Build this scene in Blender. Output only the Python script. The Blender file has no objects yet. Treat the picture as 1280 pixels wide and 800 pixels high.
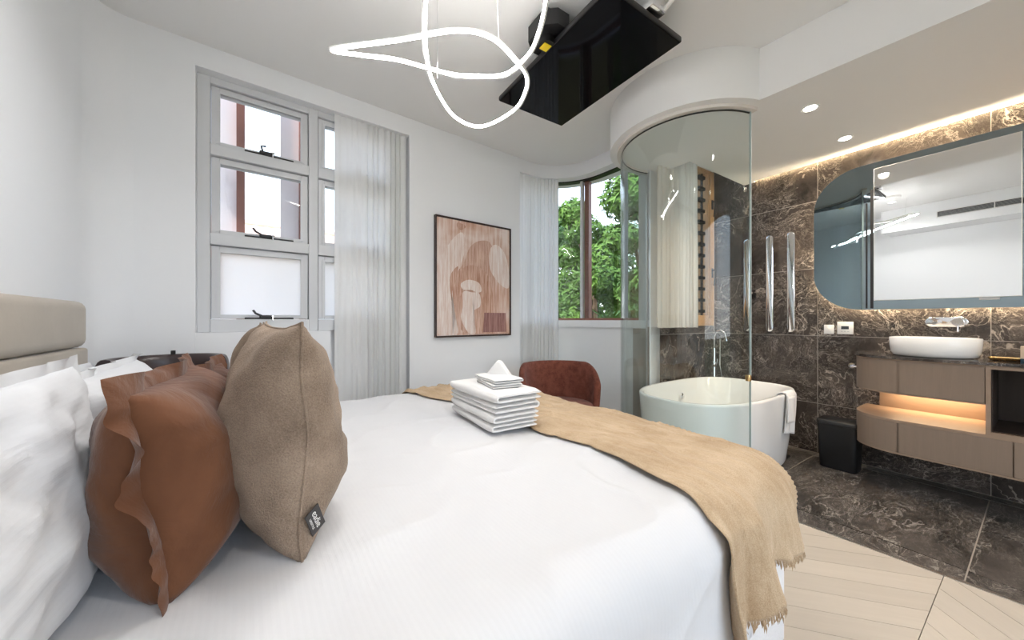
import bpy, bmesh, math, random
from math import sin, cos, pi, radians as R
from mathutils import Vector, Matrix, noise
random.seed(7)
S = bpy.context.scene
COL = S.collection

# ------------------------------------------------------------------ camera
H = 1.18
cam = bpy.data.cameras.new('camera')
cam.sensor_width = 36.0
cam.lens = 36.0 * 436.0 / 1280.0
cam.clip_start = 0.02
cam_o = bpy.data.objects.new('camera', cam)
COL.objects.link(cam_o)
cam_o.location = (0, 0, H)
cam_o.rotation_euler = (pi / 2, 0, 0)
S.camera = cam_o

# two plan frames: F1 (x = v away from the headboard, y = u towards the window wall), F2 (x = e towards the vanity wall, y = d)
class Frame:
    def __init__(self, ang):
        self.a = ang
        self.c, self.s = cos(ang), sin(ang)
    def w(self, x, y):
        return (x * self.c - y * self.s, x * self.s + y * self.c)
F1 = Frame(math.atan2(.606, .796))
F2 = Frame(math.atan2(.547, .837))

# ------------------------------------------------------------------ world, sun, exposure
S.view_settings.view_transform = 'Standard'
S.view_settings.look = 'None'
S.view_settings.exposure = 0.95
S.view_settings.gamma = 1.0
S.view_settings.use_curve_mapping = False
SKY = 2.3
W = bpy.data.worlds.new('world'); S.world = W
W.use_nodes = True
nt = W.node_tree; nt.nodes.clear()
tc = nt.nodes.new('ShaderNodeTexCoord'); sp = nt.nodes.new('ShaderNodeSeparateXYZ')
rp = nt.nodes.new('ShaderNodeValToRGB')
rp.color_ramp.elements[0].position = 0.0; rp.color_ramp.elements[0].color = (.90, .92, .95, 1)
rp.color_ramp.elements[1].position = 0.7; rp.color_ramp.elements[1].color = (.42, .58, .85, 1)
e_ = rp.color_ramp.elements.new(.22); e_.color = (.72, .82, .95, 1)
bg = nt.nodes.new('ShaderNodeBackground'); bg.inputs[1].default_value = SKY
ow = nt.nodes.new('ShaderNodeOutputWorld')
nt.links.new(tc.outputs['Generated'], sp.inputs[0]); nt.links.new(sp.outputs[2], rp.inputs[0])
nt.links.new(rp.outputs[0], bg.inputs[0]); nt.links.new(bg.outputs[0], ow.inputs[0])
sl = bpy.data.lights.new('sun', 'SUN'); sl.energy = 3.6; sl.angle = R(1.5); sl.color = (1, .96, .9)
so = bpy.data.objects.new('sun', sl); COL.objects.link(so)
dx, dy = F1.w(.75, .12)
so.rotation_euler = Vector((dx, dy, -.85)).to_track_quat('-Z', 'Y').to_euler()
FILL_W = 14      # watts of each unseen downlight added as main-room fill
BATH_W = 24
PENDANT_E = 55

# ------------------------------------------------------------------ materials
class NT:
    def __init__(self, name):
        self.m = bpy.data.materials.new(name); self.m.use_nodes = True
        self.t = self.m.node_tree; self.t.nodes.clear()
        self.out = self.n('OutputMaterial')
    def n(self, kind, **kw):
        x = self.t.nodes.new('ShaderNode' + kind)
        for k, v in kw.items(): setattr(x, k, v)
        return x
    def l(self, a, b): self.t.links.new(a, b)
    def val(self, sock, v):
        if isinstance(v, bpy.types.NodeSocket): self.l(v, sock)
        else: sock.default_value = v
    def math(self, op, a, b=0.0, c=0.0, clamp=False):
        x = self.n('Math', operation=op, use_clamp=clamp)
        self.val(x.inputs[0], a); self.val(x.inputs[1], b); self.val(x.inputs[2], c)
        return x.outputs[0]
    def mix(self, f, a, b):
        x = self.n('Mix', data_type='RGBA')
        self.val(x.inputs[0], f); self.val(x.inputs[6], a); self.val(x.inputs[7], b)
        return x.outputs[2]
    def noise(self, vec, scale, detail=4, rough=.5, dist=0):
        x = self.n('TexNoise')
        if vec is not None: self.l(vec, x.inputs['Vector'])
        x.inputs['Scale'].default_value = scale; x.inputs['Detail'].default_value = detail
        x.inputs['Roughness'].default_value = rough; x.inputs['Distortion'].default_value = dist
        return x.outputs[0]
    def ramp(self, f, stops):
        x = self.n('ValToRGB'); cr = x.color_ramp
        cr.elements[0].position = stops[0][0]; cr.elements[0].color = (*stops[0][1], 1)
        cr.elements[1].position = stops[-1][0]; cr.elements[1].color = (*stops[-1][1], 1)
        for p, c in stops[1:-1]:
            e = cr.elements.new(p); e.color = (*c, 1)
        self.l(f, x.inputs[0]); return x.outputs[0]
    def obj(self, scale=(1, 1, 1), rot=(0, 0, 0), rand=False):
        t = self.n('TexCoord'); m = self.n('Mapping')
        m.inputs['Scale'].default_value = scale; m.inputs['Rotation'].default_value = rot
        v = t.outputs['Object']
        if rand:
            oi = self.n('ObjectInfo'); vm = self.n('VectorMath', operation='MULTIPLY_ADD')
            self.l(oi.outputs['Random'], vm.inputs[0]); vm.inputs[1].default_value = (37, 17, 23)
            self.l(v, vm.inputs[2]); v = vm.outputs[0]
        self.l(v, m.inputs[0]); return m.outputs[0]
    def bump(self, h, strength=.3, dist=.01):
        b = self.n('Bump'); b.inputs['Strength'].default_value = strength; b.inputs['Distance'].default_value = dist
        self.l(h, b.inputs['Height']); return b.outputs[0]
    def bsdf(self, col=(.8, .8, .8), rough=.5, metal=0, spec=.5, normal=None, **kw):
        b = self.n('BsdfPrincipled')
        if isinstance(col, tuple): col = (*col[:3], 1)
        self.val(b.inputs['Base Color'], col); self.val(b.inputs['Roughness'], rough)
        self.val(b.inputs['Metallic'], metal); self.val(b.inputs['Specular IOR Level'], spec)
        if normal is not None: self.l(normal, b.inputs['Normal'])
        for k, v in kw.items(): self.val(b.inputs[k.replace('_', ' ')], v)
        return b.outputs[0]
    def done(self, sh): self.l(sh, self.out.inputs[0]); return self.m

def plain(name, col, rough=.5, metal=0, spec=.5, **kw):
    t = NT(name); return t.done(t.bsdf(col, rough, metal, spec, **kw))
def paint(name, col, rough=.6):
    t = NT(name); n = t.noise(t.obj(), 60, 3)
    return t.done(t.bsdf(col, rough, 0, .3, t.bump(n, .05, .002)))
def emit(name, col, s):
    t = NT(name); e = t.n('Emission'); e.inputs[0].default_value = (*col, 1); e.inputs[1].default_value = s
    return t.done(e.outputs[0])
def glass(name, tint, refl=1.0):
    t = NT(name); tr = t.n('BsdfTransparent'); tr.inputs[0].default_value = (*tint, 1)
    g = t.n('BsdfGlossy'); g.inputs['Roughness'].default_value = 0.0
    ge = t.n('NewGeometry'); dp = t.n('VectorMath', operation='DOT_PRODUCT')
    t.l(ge.outputs['Normal'], dp.inputs[0]); t.l(ge.outputs['Incoming'], dp.inputs[1])
    k = t.math('POWER', t.math('SUBTRACT', 1.0, t.math('ABSOLUTE', dp.outputs['Value']), clamp=True), 5.0)
    m = t.n('MixShader'); t.l(t.math('MULTIPLY', t.math('MULTIPLY_ADD', k, .96, .04), refl), m.inputs[0])
    t.l(tr.outputs[0], m.inputs[1]); t.l(g.outputs[0], m.inputs[2])
    return t.done(m.outputs[0])
def fabric(name, c1, c2, scale=300, strength=.4, dist=.002, rough=.9, big=6, sheen=0, weave=True, spec=.2):
    t = NT(name); o = t.obj()
    n = t.noise(o, scale, 2, .6); b = t.noise(o, big, 4, .6)
    col = t.mix(t.math('MULTIPLY_ADD', t.math('SUBTRACT', b, .5), 1.6, t.math('MULTIPLY_ADD', t.math('SUBTRACT', n, .5), .9 if weave else .2, .5), clamp=True), (*c1, 1), (*c2, 1))
    return t.done(t.bsdf(col, rough, 0, spec, t.bump(n, strength, dist), Sheen_Weight=sheen))
def marble(name, dark, mid, vein, scale=1.0, stretch=(1, 1, 1), rot=(0, 0, 0), rough=.22, amount=1.0):
    t = NT(name); o = t.obj(stretch, rot, rand=True)
    dn = t.n('TexNoise'); t.l(o, dn.inputs['Vector']); dn.inputs['Scale'].default_value = 2.2 * scale; dn.inputs['Detail'].default_value = 5
    vm = t.n('VectorMath', operation='MULTIPLY_ADD'); t.l(dn.outputs[1], vm.inputs[0]); vm.inputs[1].default_value = (.7, .7, .7); t.l(o, vm.inputs[2])
    w = vm.outputs[0]
    a = t.noise(w, 2.0 * scale, 7, .65); b = t.noise(w, 9 * scale, 6, .7)
    base = t.mix(t.ramp(t.math('ADD', t.math('MULTIPLY', a, .65), t.math('MULTIPLY', b, .35)), [(.38, (0, 0, 0)), (.62, (1, 1, 1))]), (*dark, 1), (*mid, 1))
    def ridge(n, wd):
        return t.math('SUBTRACT', 1.0, t.math('DIVIDE', t.math('ABSOLUTE', t.math('SUBTRACT', n, .5)), wd), clamp=True)
    v1 = ridge(t.noise(w, 1.7 * scale, 5, .55, .6), .008)
    v2 = ridge(t.noise(w, 6.0 * scale, 6, .65, .8), .014)
    patch = t.ramp(t.noise(o, 2.6 * scale, 3), [(.36, (0, 0, 0)), (.58, (1, 1, 1))])
    v3 = ridge(t.noise(w, 15 * scale, 5, .7, 1.2), .03)
    m = t.math('ADD', t.math('MULTIPLY', v1, .75), t.math('MULTIPLY', patch, t.math('ADD', t.math('MULTIPLY', v2, .7), t.math('MULTIPLY', v3, .45))), clamp=True)
    m = t.math('MULTIPLY', m, amount * .8)
    col = t.mix(m, base, (*vein, 1))
    return t.done(t.bsdf(col, rough, 0, .5))
def wood(name, c1, c2, axis=2, rough=.45, rand=True, scale=1.0):
    t = NT(name); st = [14, 14, 14]; st[axis] = .8
    o = t.obj(tuple(x * scale for x in st), (0, 0, 0), rand)
    n = t.noise(o, 3, 6, .6, .4); f = t.noise(o, 14, 3, .6)
    col = t.mix(t.math('ADD', t.math('MULTIPLY', n, .7), t.math('MULTIPLY', f, .3)), (*c1, 1), (*c2, 1))
    oi = t.n('ObjectInfo'); hs = t.n('HueSaturation'); t.l(col, hs.inputs['Color'])
    t.val(hs.inputs['Value'], t.math('MULTIPLY_ADD', oi.outputs['Random'], .10, .95))
    return t.done(t.bsdf(hs.outputs[0], rough, 0, .35, t.bump(f, .06, .002)))
def striped(name, c, axis='X'):
    t = NT(name); tcn = t.n('TexCoord'); uv = tcn.outputs['UV']
    s_ = t.n('SeparateXYZ'); t.l(uv, s_.inputs[0])
    ph = t.math('MULTIPLY', s_.outputs[0 if axis == 'X' else 1], 2 * pi / .011)
    st = t.math('SINE', ph)
    st = t.math('MULTIPLY_ADD', st, 1.5, .5, clamp=True)
    wr = t.noise(t.obj(), 7, 4, .55, .5)
    col = t.mix(st, (*[x * .985 for x in c], 1), (*c, 1))
    h = t.math('ADD', t.math('MULTIPLY', st, .018), wr)
    return t.done(t.bsdf(col, t.math('MULTIPLY_ADD', st, .15, .6), 0, .3, t.bump(h, .45, .010), Sheen_Weight=.1))

M = {}
M['wall'] = paint('white wall paint', (.85, .86, .88))
M['ceil'] = paint('white ceiling paint', (.87, .865, .86))
M['alu'] = plain('painted aluminium', (.66, .67, .69), .4, .0)
M['alu2'] = plain('grey aluminium', (.45, .46, .47), .35, .3)
M['glass'] = glass('window glass', (.97, .98, .98))
M['frost'] = plain('frosted glass', (.95, .97, 1), .6, 0, .3, Transmission_Weight=.0, Emission_Color=(1, 1, 1, 1))
t = NT('frosted pane'); a_ = t.n('BsdfTranslucent'); a_.inputs[0].default_value = (1, .97, .93, 1); b_ = t.n('BsdfDiffuse'); b_.inputs[0].default_value = (.9, .92, .95, 1)
mx = t.n('MixShader'); mx.inputs[0].default_value = .2; t.l(a_.outputs[0], mx.inputs[1]); t.l(b_.outputs[0], mx.inputs[2])
M['frost'] = t.done(mx.outputs[0])
M['shower'] = glass('shower glass', (.93, .965, .96), 1.0)
M['glass_edge'] = plain('polished glass edge', (.75, .85, .84), .2)
M['black'] = plain('black plastic', (.006, .006, .007), .4)
M['black_gloss'] = plain('black glossy screen', (.004, .004, .005), .05, 0, .1)
M['chrome'] = plain('chrome', (.85, .85, .87), .08, 1)
M['steel'] = plain('brushed steel', (.6, .6, .6), .3, 1)
M['brass'] = plain('brass', (.75, .52, .25), .25, 1)
M['rust'] = paint('rust brown metal', (.28, .12, .09), .5)
M['pinkpanel'] = paint('pale pink render', (.93, .86, .86), .8)
M['roof'] = fabric('terracotta roof', (.75, .42, .3), (.85, .62, .5), 30, .2, .01)
M['marble_wall'] = marble('dark marble wall tile', (.014, .0125, .013), (.085, .068, .059), (.46, .40, .35), 1.0, amount=1.25)
M['marble_floor'] = marble('dark marble floor tile', (.013, .012, .012), (.10, .085, .075), (.46, .42, .37), .9, (1.0, 2.4, 1), (0, 0, R(12)), .3, 1.0)
M['marble_top'] = marble('dark marble worktop', (.012, .010, .010), (.04, .032, .03), (.5, .45, .4), 2.4, (1, 1, 1), (0, 0, 0), .08, .9)
M['grout'] = plain('pale grout', (.42, .38, .34), .8)
M['grout_d'] = plain('timber joint', (.30, .25, .20), .8)
M['oak'] = wood('greige oak veneer', (.19, .138, .102), (.28, .21, .16), 2)
M['oak_h'] = wood('greige oak edge', (.24, .165, .115), (.33, .24, .175), 1)
M['timber'] = wood('warm timber frame', (.42, .24, .12), (.55, .34, .18), 2)
M['plank'] = wood('whitewashed oak plank', (.51, .445, .37), (.63, .56, .475), 0, .4)
M['darkin'] = wood('dark cubby veneer', (.03, .02, .015), (.05, .035, .028), 2)
M['linen'] = striped('white striped cotton', (.67, .67, .685))
M['linen2'] = striped('white striped cotton pillow', (.69, .70, .725), 'Y')
t = NT('rust velvet'); n1 = t.noise(t.obj(), 9, 5, .6, .8); n2 = t.noise(t.obj(), 4, 3, .5, 1.5)
col = t.mix(t.math('MULTIPLY_ADD', t.math('SUBTRACT', n2, .5), 1.8, .5, clamp=True), (.085, .030, .012, 1), (.19, .078, .036, 1))
M['velvet'] = t.done(t.bsdf(col, .75, 0, .2, t.bump(t.math('ADD', n1, n2), .5, .015), Sheen_Weight=.2))
M['taupe'] = fabric('taupe linen', (.17, .12, .085), (.42, .315, .235), 300, 1.0, .003, .95, 9, .1)
t = NT('tan muslin'); w1_ = t.noise(t.obj((38, 9, 9)), 1.6, 4, .6, .9); w2_ = t.noise(t.obj(), 380, 2); w3_ = t.noise(t.obj(), 7, 4)
col = t.ramp(t.math('ADD', t.math('MULTIPLY', w1_, .22), t.math('ADD', t.math('MULTIPLY', w2_, .40), t.math('MULTIPLY', w3_, .38))), [(.36, (.40, .275, .16)), (.64, (.62, .475, .325))])
M['throw'] = t.done(t.bsdf(col, .95, 0, .2, t.bump(t.math('ADD', w1_, t.math('MULTIPLY', w2_, .12)), .35, .010), Sheen_Weight=.1))
M['towel'] = fabric('white towelling', (.76, .75, .74), (.84, .83, .82), 500, .6, .002, .95, 7, .2, False)
M['headboard'] = fabric('beige velvet', (.36, .31, .245), (.46, .40, .325), 90, .08, .002, .7, 4, .3, False)
M['boucle'] = fabric('rust boucle', (.09, .026, .015), (.24, .080, .055), 130, .9, .004, .95, 20, .1)
M['leather'] = plain('dark brown leather', (.045, .028, .028), .28)
M['basefab'] = fabric('white quilted base fabric', (.74, .73, .73), (.82, .81, .81), 120, .4, .003, .9, 10, 0, False)
M['greyband'] = plain('grey mattress band', (.35, .34, .34), .8)
M['ceramic'] = plain('white ceramic', (.86, .85, .83), .08)
M['mirror'] = plain('clear mirror', (.88, .90, .91), .0, 1)
M['mirror_t'] = plain('smoky blue mirror', (.27, .33, .36), .02, 1)
M['led'] = emit('pendant light', (1, .98, .95), PENDANT_E)
M['led_warm'] = emit('warm strip light', (1, .78, .5), 7)
M['led_cove'] = emit('cove strip light', (1, .78, .48), 26)
M['led_warm2'] = emit('mirror back light', (1, .82, .56), 34)
M['led_disc'] = emit('downlight disc', (1, .93, .8), 14)
M['white'] = plain('white plastic', (.82, .81, .79), .3)
M['stone'] = paint('pale ring', (.72, .68, .64), .5)
M['navy'] = plain('navy box', (.01, .035, .06), .4)
M['leaf_a'] = fabric('leaf green', (.03, .085, .012), (.15, .27, .04), 3, .1, .01, .6, 1.2, 0, True, .3)
M['leaf_b'] = fabric('dark leaf green', (.025, .075, .02), (.09, .19, .04), 3, .1, .01, .6, 1.5, 0, True, .3)
M['bark'] = fabric('bark', (.10, .07, .05), (.22, .16, .11), 8, .5, .02)
M['earth'] = fabric('garden earth', (.10, .08, .05), (.16, .16, .08), 3, .3, .02)
t = NT('sheer curtain'); a_ = t.n('BsdfTranslucent'); a_.inputs[0].default_value = (.86, .87, .88, 1); b_ = t.n('BsdfDiffuse'); b_.inputs[0].default_value = (.90, .90, .90, 1)
mx = t.n('MixShader'); mx.inputs[0].default_value = .75; t.l(a_.outputs[0], mx.inputs[1]); t.l(b_.outputs[0], mx.inputs[2])
M['curtain'] = t.done(mx.outputs[0])
t = NT('beige curtain'); a_ = t.n('BsdfTranslucent'); a_.inputs[0].default_value = (.85, .78, .70, 1); b_ = t.n('BsdfDiffuse'); b_.inputs[0].default_value = (.82, .77, .71, 1)
mx = t.n('MixShader'); mx.inputs[0].default_value = .65; t.l(a_.outputs[0], mx.inputs[1]); t.l(b_.outputs[0], mx.inputs[2])
M['curtain_b'] = t.done(mx.outputs[0])

# ------------------------------------------------------------------ helpers
class MB:
    def __init__(self): self.b = bmesh.new(); self.uv = None
    def box(self, x0, x1, y0, y1, z0, z1, bev=0, seg=2, mtx=None):
        r = bmesh.ops.create_cube(self.b, size=1)
        m = Matrix.Translation(((x0 + x1) / 2, (y0 + y1) / 2, (z0 + z1) / 2)) @ Matrix.Diagonal((abs(x1 - x0), abs(y1 - y0), abs(z1 - z0), 1))
        bmesh.ops.transform(self.b, matrix=m, verts=r['verts'])
        vs = r['verts']
        if bev > 0:
            es = list({e for v in vs for e in v.link_edges})
            rr = bmesh.ops.bevel(self.b, geom=es, offset=bev, segments=seg, profile=.5, affect='EDGES')
            vs = rr['verts']
        if mtx is not None:
            fs = {v for v in vs}
            stack = list(fs)
            while stack:
                v = stack.pop()
                for e in v.link_edges:
                    o = e.other_vert(v)
                    if o not in fs: fs.add(o); stack.append(o)
            bmesh.ops.transform(self.b, matrix=mtx, verts=list(fs))
        return self
    def prism(self, pts, z0, z1, ax=2):
        def P(p, z):
            if ax == 2: return (p[0], p[1], z)
            if ax == 0: return (z, p[0], p[1])
            return (p[0], z, p[1])
        lo = [self.b.verts.new(P(p, z0)) for p in pts]; hi = [self.b.verts.new(P(p, z1)) for p in pts]
        n = len(pts)
        self.b.faces.new(lo[::-1]); self.b.faces.new(hi)
        for i in range(n):
            j = (i + 1) % n
            self.b.faces.new((lo[i], lo[j], hi[j], hi[i]))
        return self
    def strip(self, A, B, z0, z1):
        """solid between two open plan paths of equal length"""
        n = len(A); V = self.b.verts.new
        a0 = [V((*p, z0)) for p in A]; a1 = [V((*p, z1)) for p in A]; b0 = [V((*p, z0)) for p in B]; b1 = [V((*p, z1)) for p in B]
        F = self.b.faces.new
        for i in range(n - 1):
            F((a0[i], a0[i+1], a1[i+1], a1[i])); F((b0[i+1], b0[i], b1[i], b1[i+1]))
            F((a1[i], a1[i+1], b1[i+1], b1[i])); F((a0[i+1], a0[i], b0[i], b0[i+1]))
        F((a0[0], a1[0], b1[0], b0[0])); F((a1[-1], a0[-1], b0[-1], b1[-1]))
        return self
    def rings(self, rings, cap0=True, cap1=True, closed=True):
        vr = [[self.b.verts.new(p) for p in r] for r in rings]
        for a, b in zip(vr[:-1], vr[1:]):
            n = len(a)
            for i in range(n if closed else n - 1):
                j = (i + 1) % n
                self.b.faces.new((a[i], a[j], b[j], b[i]))
        if cap0 and closed: self.b.faces.new(vr[0][::-1])
        if cap1 and closed: self.b.faces.new(vr[-1])
        return self
    def lathe(self, prof, n=32, sx=1, sy=1, c=(0, 0, 0)):
        return self.rings([[(c[0] + r * sx * cos(2*pi*i/n), c[1] + r * sy * sin(2*pi*i/n), c[2] + z) for i in range(n)] for r, z in prof])
    def tube(self, pts, r, n=10, closed=False):
        pts = [Vector(p) for p in pts]; N = len(pts); rs = []
        up = None
        for i in range(N):
            a = pts[i-1] if (i > 0 or closed) else pts[0]; b = pts[(i+1) % N] if (i < N-1 or closed) else pts[-1]
            t = (b - a).normalized()
            if up is None:
                up = Vector((0, 0, 1)) if abs(t.z) < .9 else Vector((1, 0, 0))
            x = (up - t * up.dot(t)).normalized(); y = t.cross(x); up = x
            rr = r[i] if isinstance(r, (list, tuple)) else r
            rs.append([tuple(pts[i] + x * rr * cos(2*pi*k/n) + y * rr * sin(2*pi*k/n)) for k in range(n)])
        if closed: rs.append(rs[0]); return self.rings(rs, False, False)
        return self.rings(rs)
    def grid(self, fn, nu, nv, uvfn=None):
        if uvfn and self.uv is None: self.uv = self.b.loops.layers.uv.new('UVMap')
        g = [[self.b.verts.new(fn(i / nu, j / nv)) for j in range(nv + 1)] for i in range(nu + 1)]
        for i in range(nu):
            for j in range(nv):
                f = self.b.faces.new((g[i][j], g[i+1][j], g[i+1][j+1], g[i][j+1]))
                if uvfn:
                    for lp, (a, b) in zip(f.loops, ((i, j), (i+1, j), (i+1, j+1), (i, j+1))):
                        lp[self.uv].uv = uvfn(a / nu, b / nv)
        return self
    def xf(self, m): bmesh.ops.transform(self.b, matrix=m, verts=self.b.verts[:]); return self
    def build(self, name, mat, parent=None, smooth=False, frame=None, weld=False, recalc=True, ang=38):
        if weld: bmesh.ops.remove_doubles(self.b, verts=self.b.verts[:], dist=1e-5)
        if recalc: bmesh.ops.recalc_face_normals(self.b, faces=self.b.faces[:])
        me = bpy.data.meshes.new(name); 
        if smooth:
            for f in self.b.faces: f.smooth = True
            if ang:
                for e in self.b.edges:
                    if len(e.link_faces) == 2 and e.calc_face_angle(0) > R(ang): e.smooth = False
        self.b.to_mesh(me); self.b.free()
        me.materials.append(mat)
        o = bpy.data.objects.new(name, me); COL.objects.link(o)
        if parent is not None: o.parent = parent
        elif frame is not None: o.rotation_euler = (0, 0, frame.a)
        return o

def tag(o, label=None, cat=None, group=None, kind=None):
    if label: o['label'] = label
    if cat: o['category'] = cat
    if group: o['group'] = group
    if kind: o['kind'] = kind
    return o
def struct(o): o['kind'] = 'structure'; return o
def thing(F, name, label, cat, x, y, z=0, rz=0, group=None):
    o = bpy.data.objects.new(name, None); COL.objects.link(o); o.empty_display_size = .1
    X, Y = F.w(x, y); o.location = (X, Y, z); o.rotation_euler = (0, 0, F.a + rz)
    return tag(o, label, cat, group)
def place(o, F, x, y, z=0, rz=0):
    X, Y = F.w(x, y); o.location = (X, Y, z); o.rotation_euler = (0, 0, F.a + rz); return o
def copy_tree(o, parent=None):
    c = o.copy(); COL.objects.link(c); c.parent = parent
    for ch in list(o.children): copy_tree(ch, c)
    return c
def box(name, mat, x0, x1, y0, y1, z0, z1, parent=None, bev=0, frame=None, smooth=None):
    return MB().box(x0, x1, y0, y1, z0, z1, bev).build(name, mat, parent, smooth=(bev > 0) if smooth is None else smooth, frame=frame)
def clip(poly, nx, ny, c):
    """keep nx*x+ny*y <= c"""
    out = []
    for i in range(len(poly)):
        a, b = poly[i-1], poly[i]
        da, db = nx*a[0] + ny*a[1] - c, nx*b[0] + ny*b[1] - c
        if (da <= 0) != (db <= 0):
            t = da / (da - db); out.append((a[0] + t*(b[0]-a[0]), a[1] + t*(b[1]-a[1])))
        if db <= 0: out.append(b)
    return out
def area(p): return abs(sum(p[i-1][0]*p[i][1] - p[i][0]*p[i-1][1] for i in range(len(p)))) / 2
def spline(P, n, closed=True):
    P = [Vector(p) for p in P]; N = len(P); out = []
    segs = N if closed else N - 1
    for i in range(segs):
        if closed: p0, p1, p2, p3 = P[i-1], P[i], P[(i+1) % N], P[(i+2) % N]
        else: p0, p1, p2, p3 = P[max(i-1, 0)], P[i], P[i+1], P[min(i+2, N-1)]
        for k in range(n):
            t = k / n
            out.append(.5 * ((2*p1) + (p2-p0)*t + (2*p0-5*p1+4*p2-p3)*t*t + (3*p1-p0-3*p2+p3)*t**3))
    if not closed: out.append(P[-1])
    return out
def nz(x, y, z=0.0): return noise.noise(Vector((x, y, z)))

# ================================================================== STRUCTURE
UMIN = -2.0
def C(v, u): return F1.w(v, u)
def D(e, d): return F2.w(e, d)
VW = 3.969            # vanity wall plane (e)
LW = 2.0              # louvre wall plane (d)
DR_C = C(2.78, 1.355) # centre of the round soffit / glass screen
def circ(r, a0, a1, n=36, c=DR_C):
    return [(c[0] + r*cos(R(a0 + (a1-a0)*i/n)), c[1] + r*sin(R(a0 + (a1-a0)*i/n))) for i in range(n+1)]
def path(r, vend=None, u_end=1.80, n=18):
    p = [(2.30, 2.40 + r)]
    p += [(2.43 + r*sin(R(90*i/n)), 2.40 + r*cos(R(90*i/n))) for i in range(n+1)]
    p += [(2.43 + r, u_end)]
    return p

# ---- floors
struct(MB().prism([C(-.8, UMIN), C(2.57, UMIN), C(2.57, 3.0), C(-.8, 3.0)], -.12, -.0125).build('floor_timber_base', M['grout_d']))
fb = struct(MB().prism([C(2.57, UMIN), D(4.1, -3.3), D(4.1, 2.2), C(3.1, 1.6), C(3.1, 2.9), C(2.57, 3.0)], -.12, -.003).build('floor_tile_base', M['grout']))
# chevron planks, axes of F2: spines run along e at d = SP + k*MOD
fl = struct(box('floor', M['grout_d'], -.75, 2.56, UMIN, 2.88, -.0132, -.012, frame=F1))
SP, MOD, PW, AN = .257, .62, .118, R(49)
fp = bpy.data.objects.new('floor_planks', None); COL.objects.link(fp); struct(fp); fp.rotation_euler = (0, 0, F2.a)
npl = 0
nx, ny = cos(F1.a - F2.a), sin(F1.a - F2.a)     # v direction inside F2
ux, uy = -ny, nx
for k in range(-4, 5):
    d0, d1 = SP + k*MOD, SP + (k+1)*MOD
    slope = 1/math.tan(AN) * (-1 if k % 2 == 0 else 1)      # de/dd of the plank
    step = PW / math.sin(AN)
    for i in range(-40, 60):
        e0 = i*step - (d0 + 2)*0
        base = e0 if slope < 0 else e0
        g = .0012
        q = [(base, d0+g), (base + step - 2*g, d0+g), (base + step - 2*g + slope*MOD, d1-g), (base + slope*MOD, d1-g)]
        q = clip(q, nx, ny, 2.556); q = clip(q, -nx, -ny, -.82) if len(q) > 2 else q
        q = clip(q, ux, uy, 2.875) if len(q) > 2 else q
        q = clip(q, -ux, -uy, .75) if len(q) > 2 else q
        if len(q) > 2 and area(q) > .002 and npl < 300:
            cx = sum(p[0] for p in q)/len(q); cy = sum(p[1] for p in q)/len(q)
            a = math.atan2(MOD, slope*MOD)
            ca, sa = cos(-a), sin(-a)
            loc = [((x-cx)*ca - (y-cy)*sa, (x-cx)*sa + (y-cy)*ca) for x, y in q]
            o = MB().prism(loc, -.012, 0).build('plank', M['plank'], fp)
            o.location = (cx, cy, 0); o.rotation_euler = (0, 0, a); npl += 1
# rest of the timber floor (under the bed head and far behind the camera)
struct(box('floor_timber_rest', M['plank'], -.67, .815, UMIN, 2.88, -.012, -.0005, frame=F1))
struct(box('floor_timber_back', M['plank'], .817, 2.556, UMIN, -.752, -.012, -.0005, frame=F1))
# marble floor tiles
ft = bpy.data.objects.new('floor_tiles', None); COL.objects.link(ft); struct(ft); ft.rotation_euler = (0, 0, F2.a)
g = .0028
def ftile(e0, e1, d0, d1):
    q = clip([(e0+g, d0+g), (e1-g, d0+g), (e1-g, d1-g), (e0+g, d1-g)], -nx, -ny, -2.578)
    if len(q) > 2 and area(q) > .003:
        cx = (e0+e1)/2; cy = (d0+d1)/2
        o = MB().prism([(x-cx, y-cy) for x, y in q], -.012, 0).build('tile', M['marble_floor'], ft); o.location = (cx, cy, 0)
for k in range(-3, 3):
    d0 = .201 + .908*k; d1 = d0 + .908
    if k == 2: d1 = 1.999 + .0
    if d1 > 2.0: d1 = 2.0
    if d0 >= 2.0: continue
    rows = [(2.0, 2.69), (2.69, 3.86)] if k == 0 else [(1.9, 2.09), (2.09, 2.69), (2.69, 3.28), (3.28, 3.86)]
    for e0, e1 in rows: ftile(e0, e1, d0, d1)
struct(MB().prism(circ(.535, 0, 359, 48), -.004, .004).build('floor_round_base', M['marble_floor']))
# drain channel along the vanity wall
dr = struct(MB().box(3.865, 3.96, -2.2, 1.99, -.012, -.0015).build('floor_drain_channel', M['black'], frame=F2))
box('drain_rim', M['steel'], 3.862, 3.867, -2.2, 1.99, -.012, .001, parent=dr)
box('drain_grate', M['marble_floor'], 3.872, 3.958, -2.2, 1.99, -.008, -.001, parent=dr)
struct(box('trim_1', M['steel'], 2.557, 2.577, UMIN, .84, -.012, .0025, frame=F1))

# ---- ceilings
struct(MB().prism([C(-.9, UMIN-.1), D(4.2, -3.4), D(4.2, 2.25), C(3.3, 1.6), C(3.3, 3.2), C(-.9, 3.2)], 2.89, 3.1).build('ceiling', M['ceil']))
pg = [D(3.925, -3.2), D(3.925, 1.60), D(3.968, 1.60), D(3.968, 1.70), D(2.97, 1.70), D(2.97, 2.05), D(2.80, 2.08), C(3.0, 1.93), C(2.91, 1.93)]
pg += circ(.59, 114.5, 286.5, 48) + [C(2.57, .80), C(2.57, UMIN)]
struct(MB().prism(pg, 2.565, 2.889).build('ceiling_bathroom', M['ceil'], smooth=True))
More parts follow.
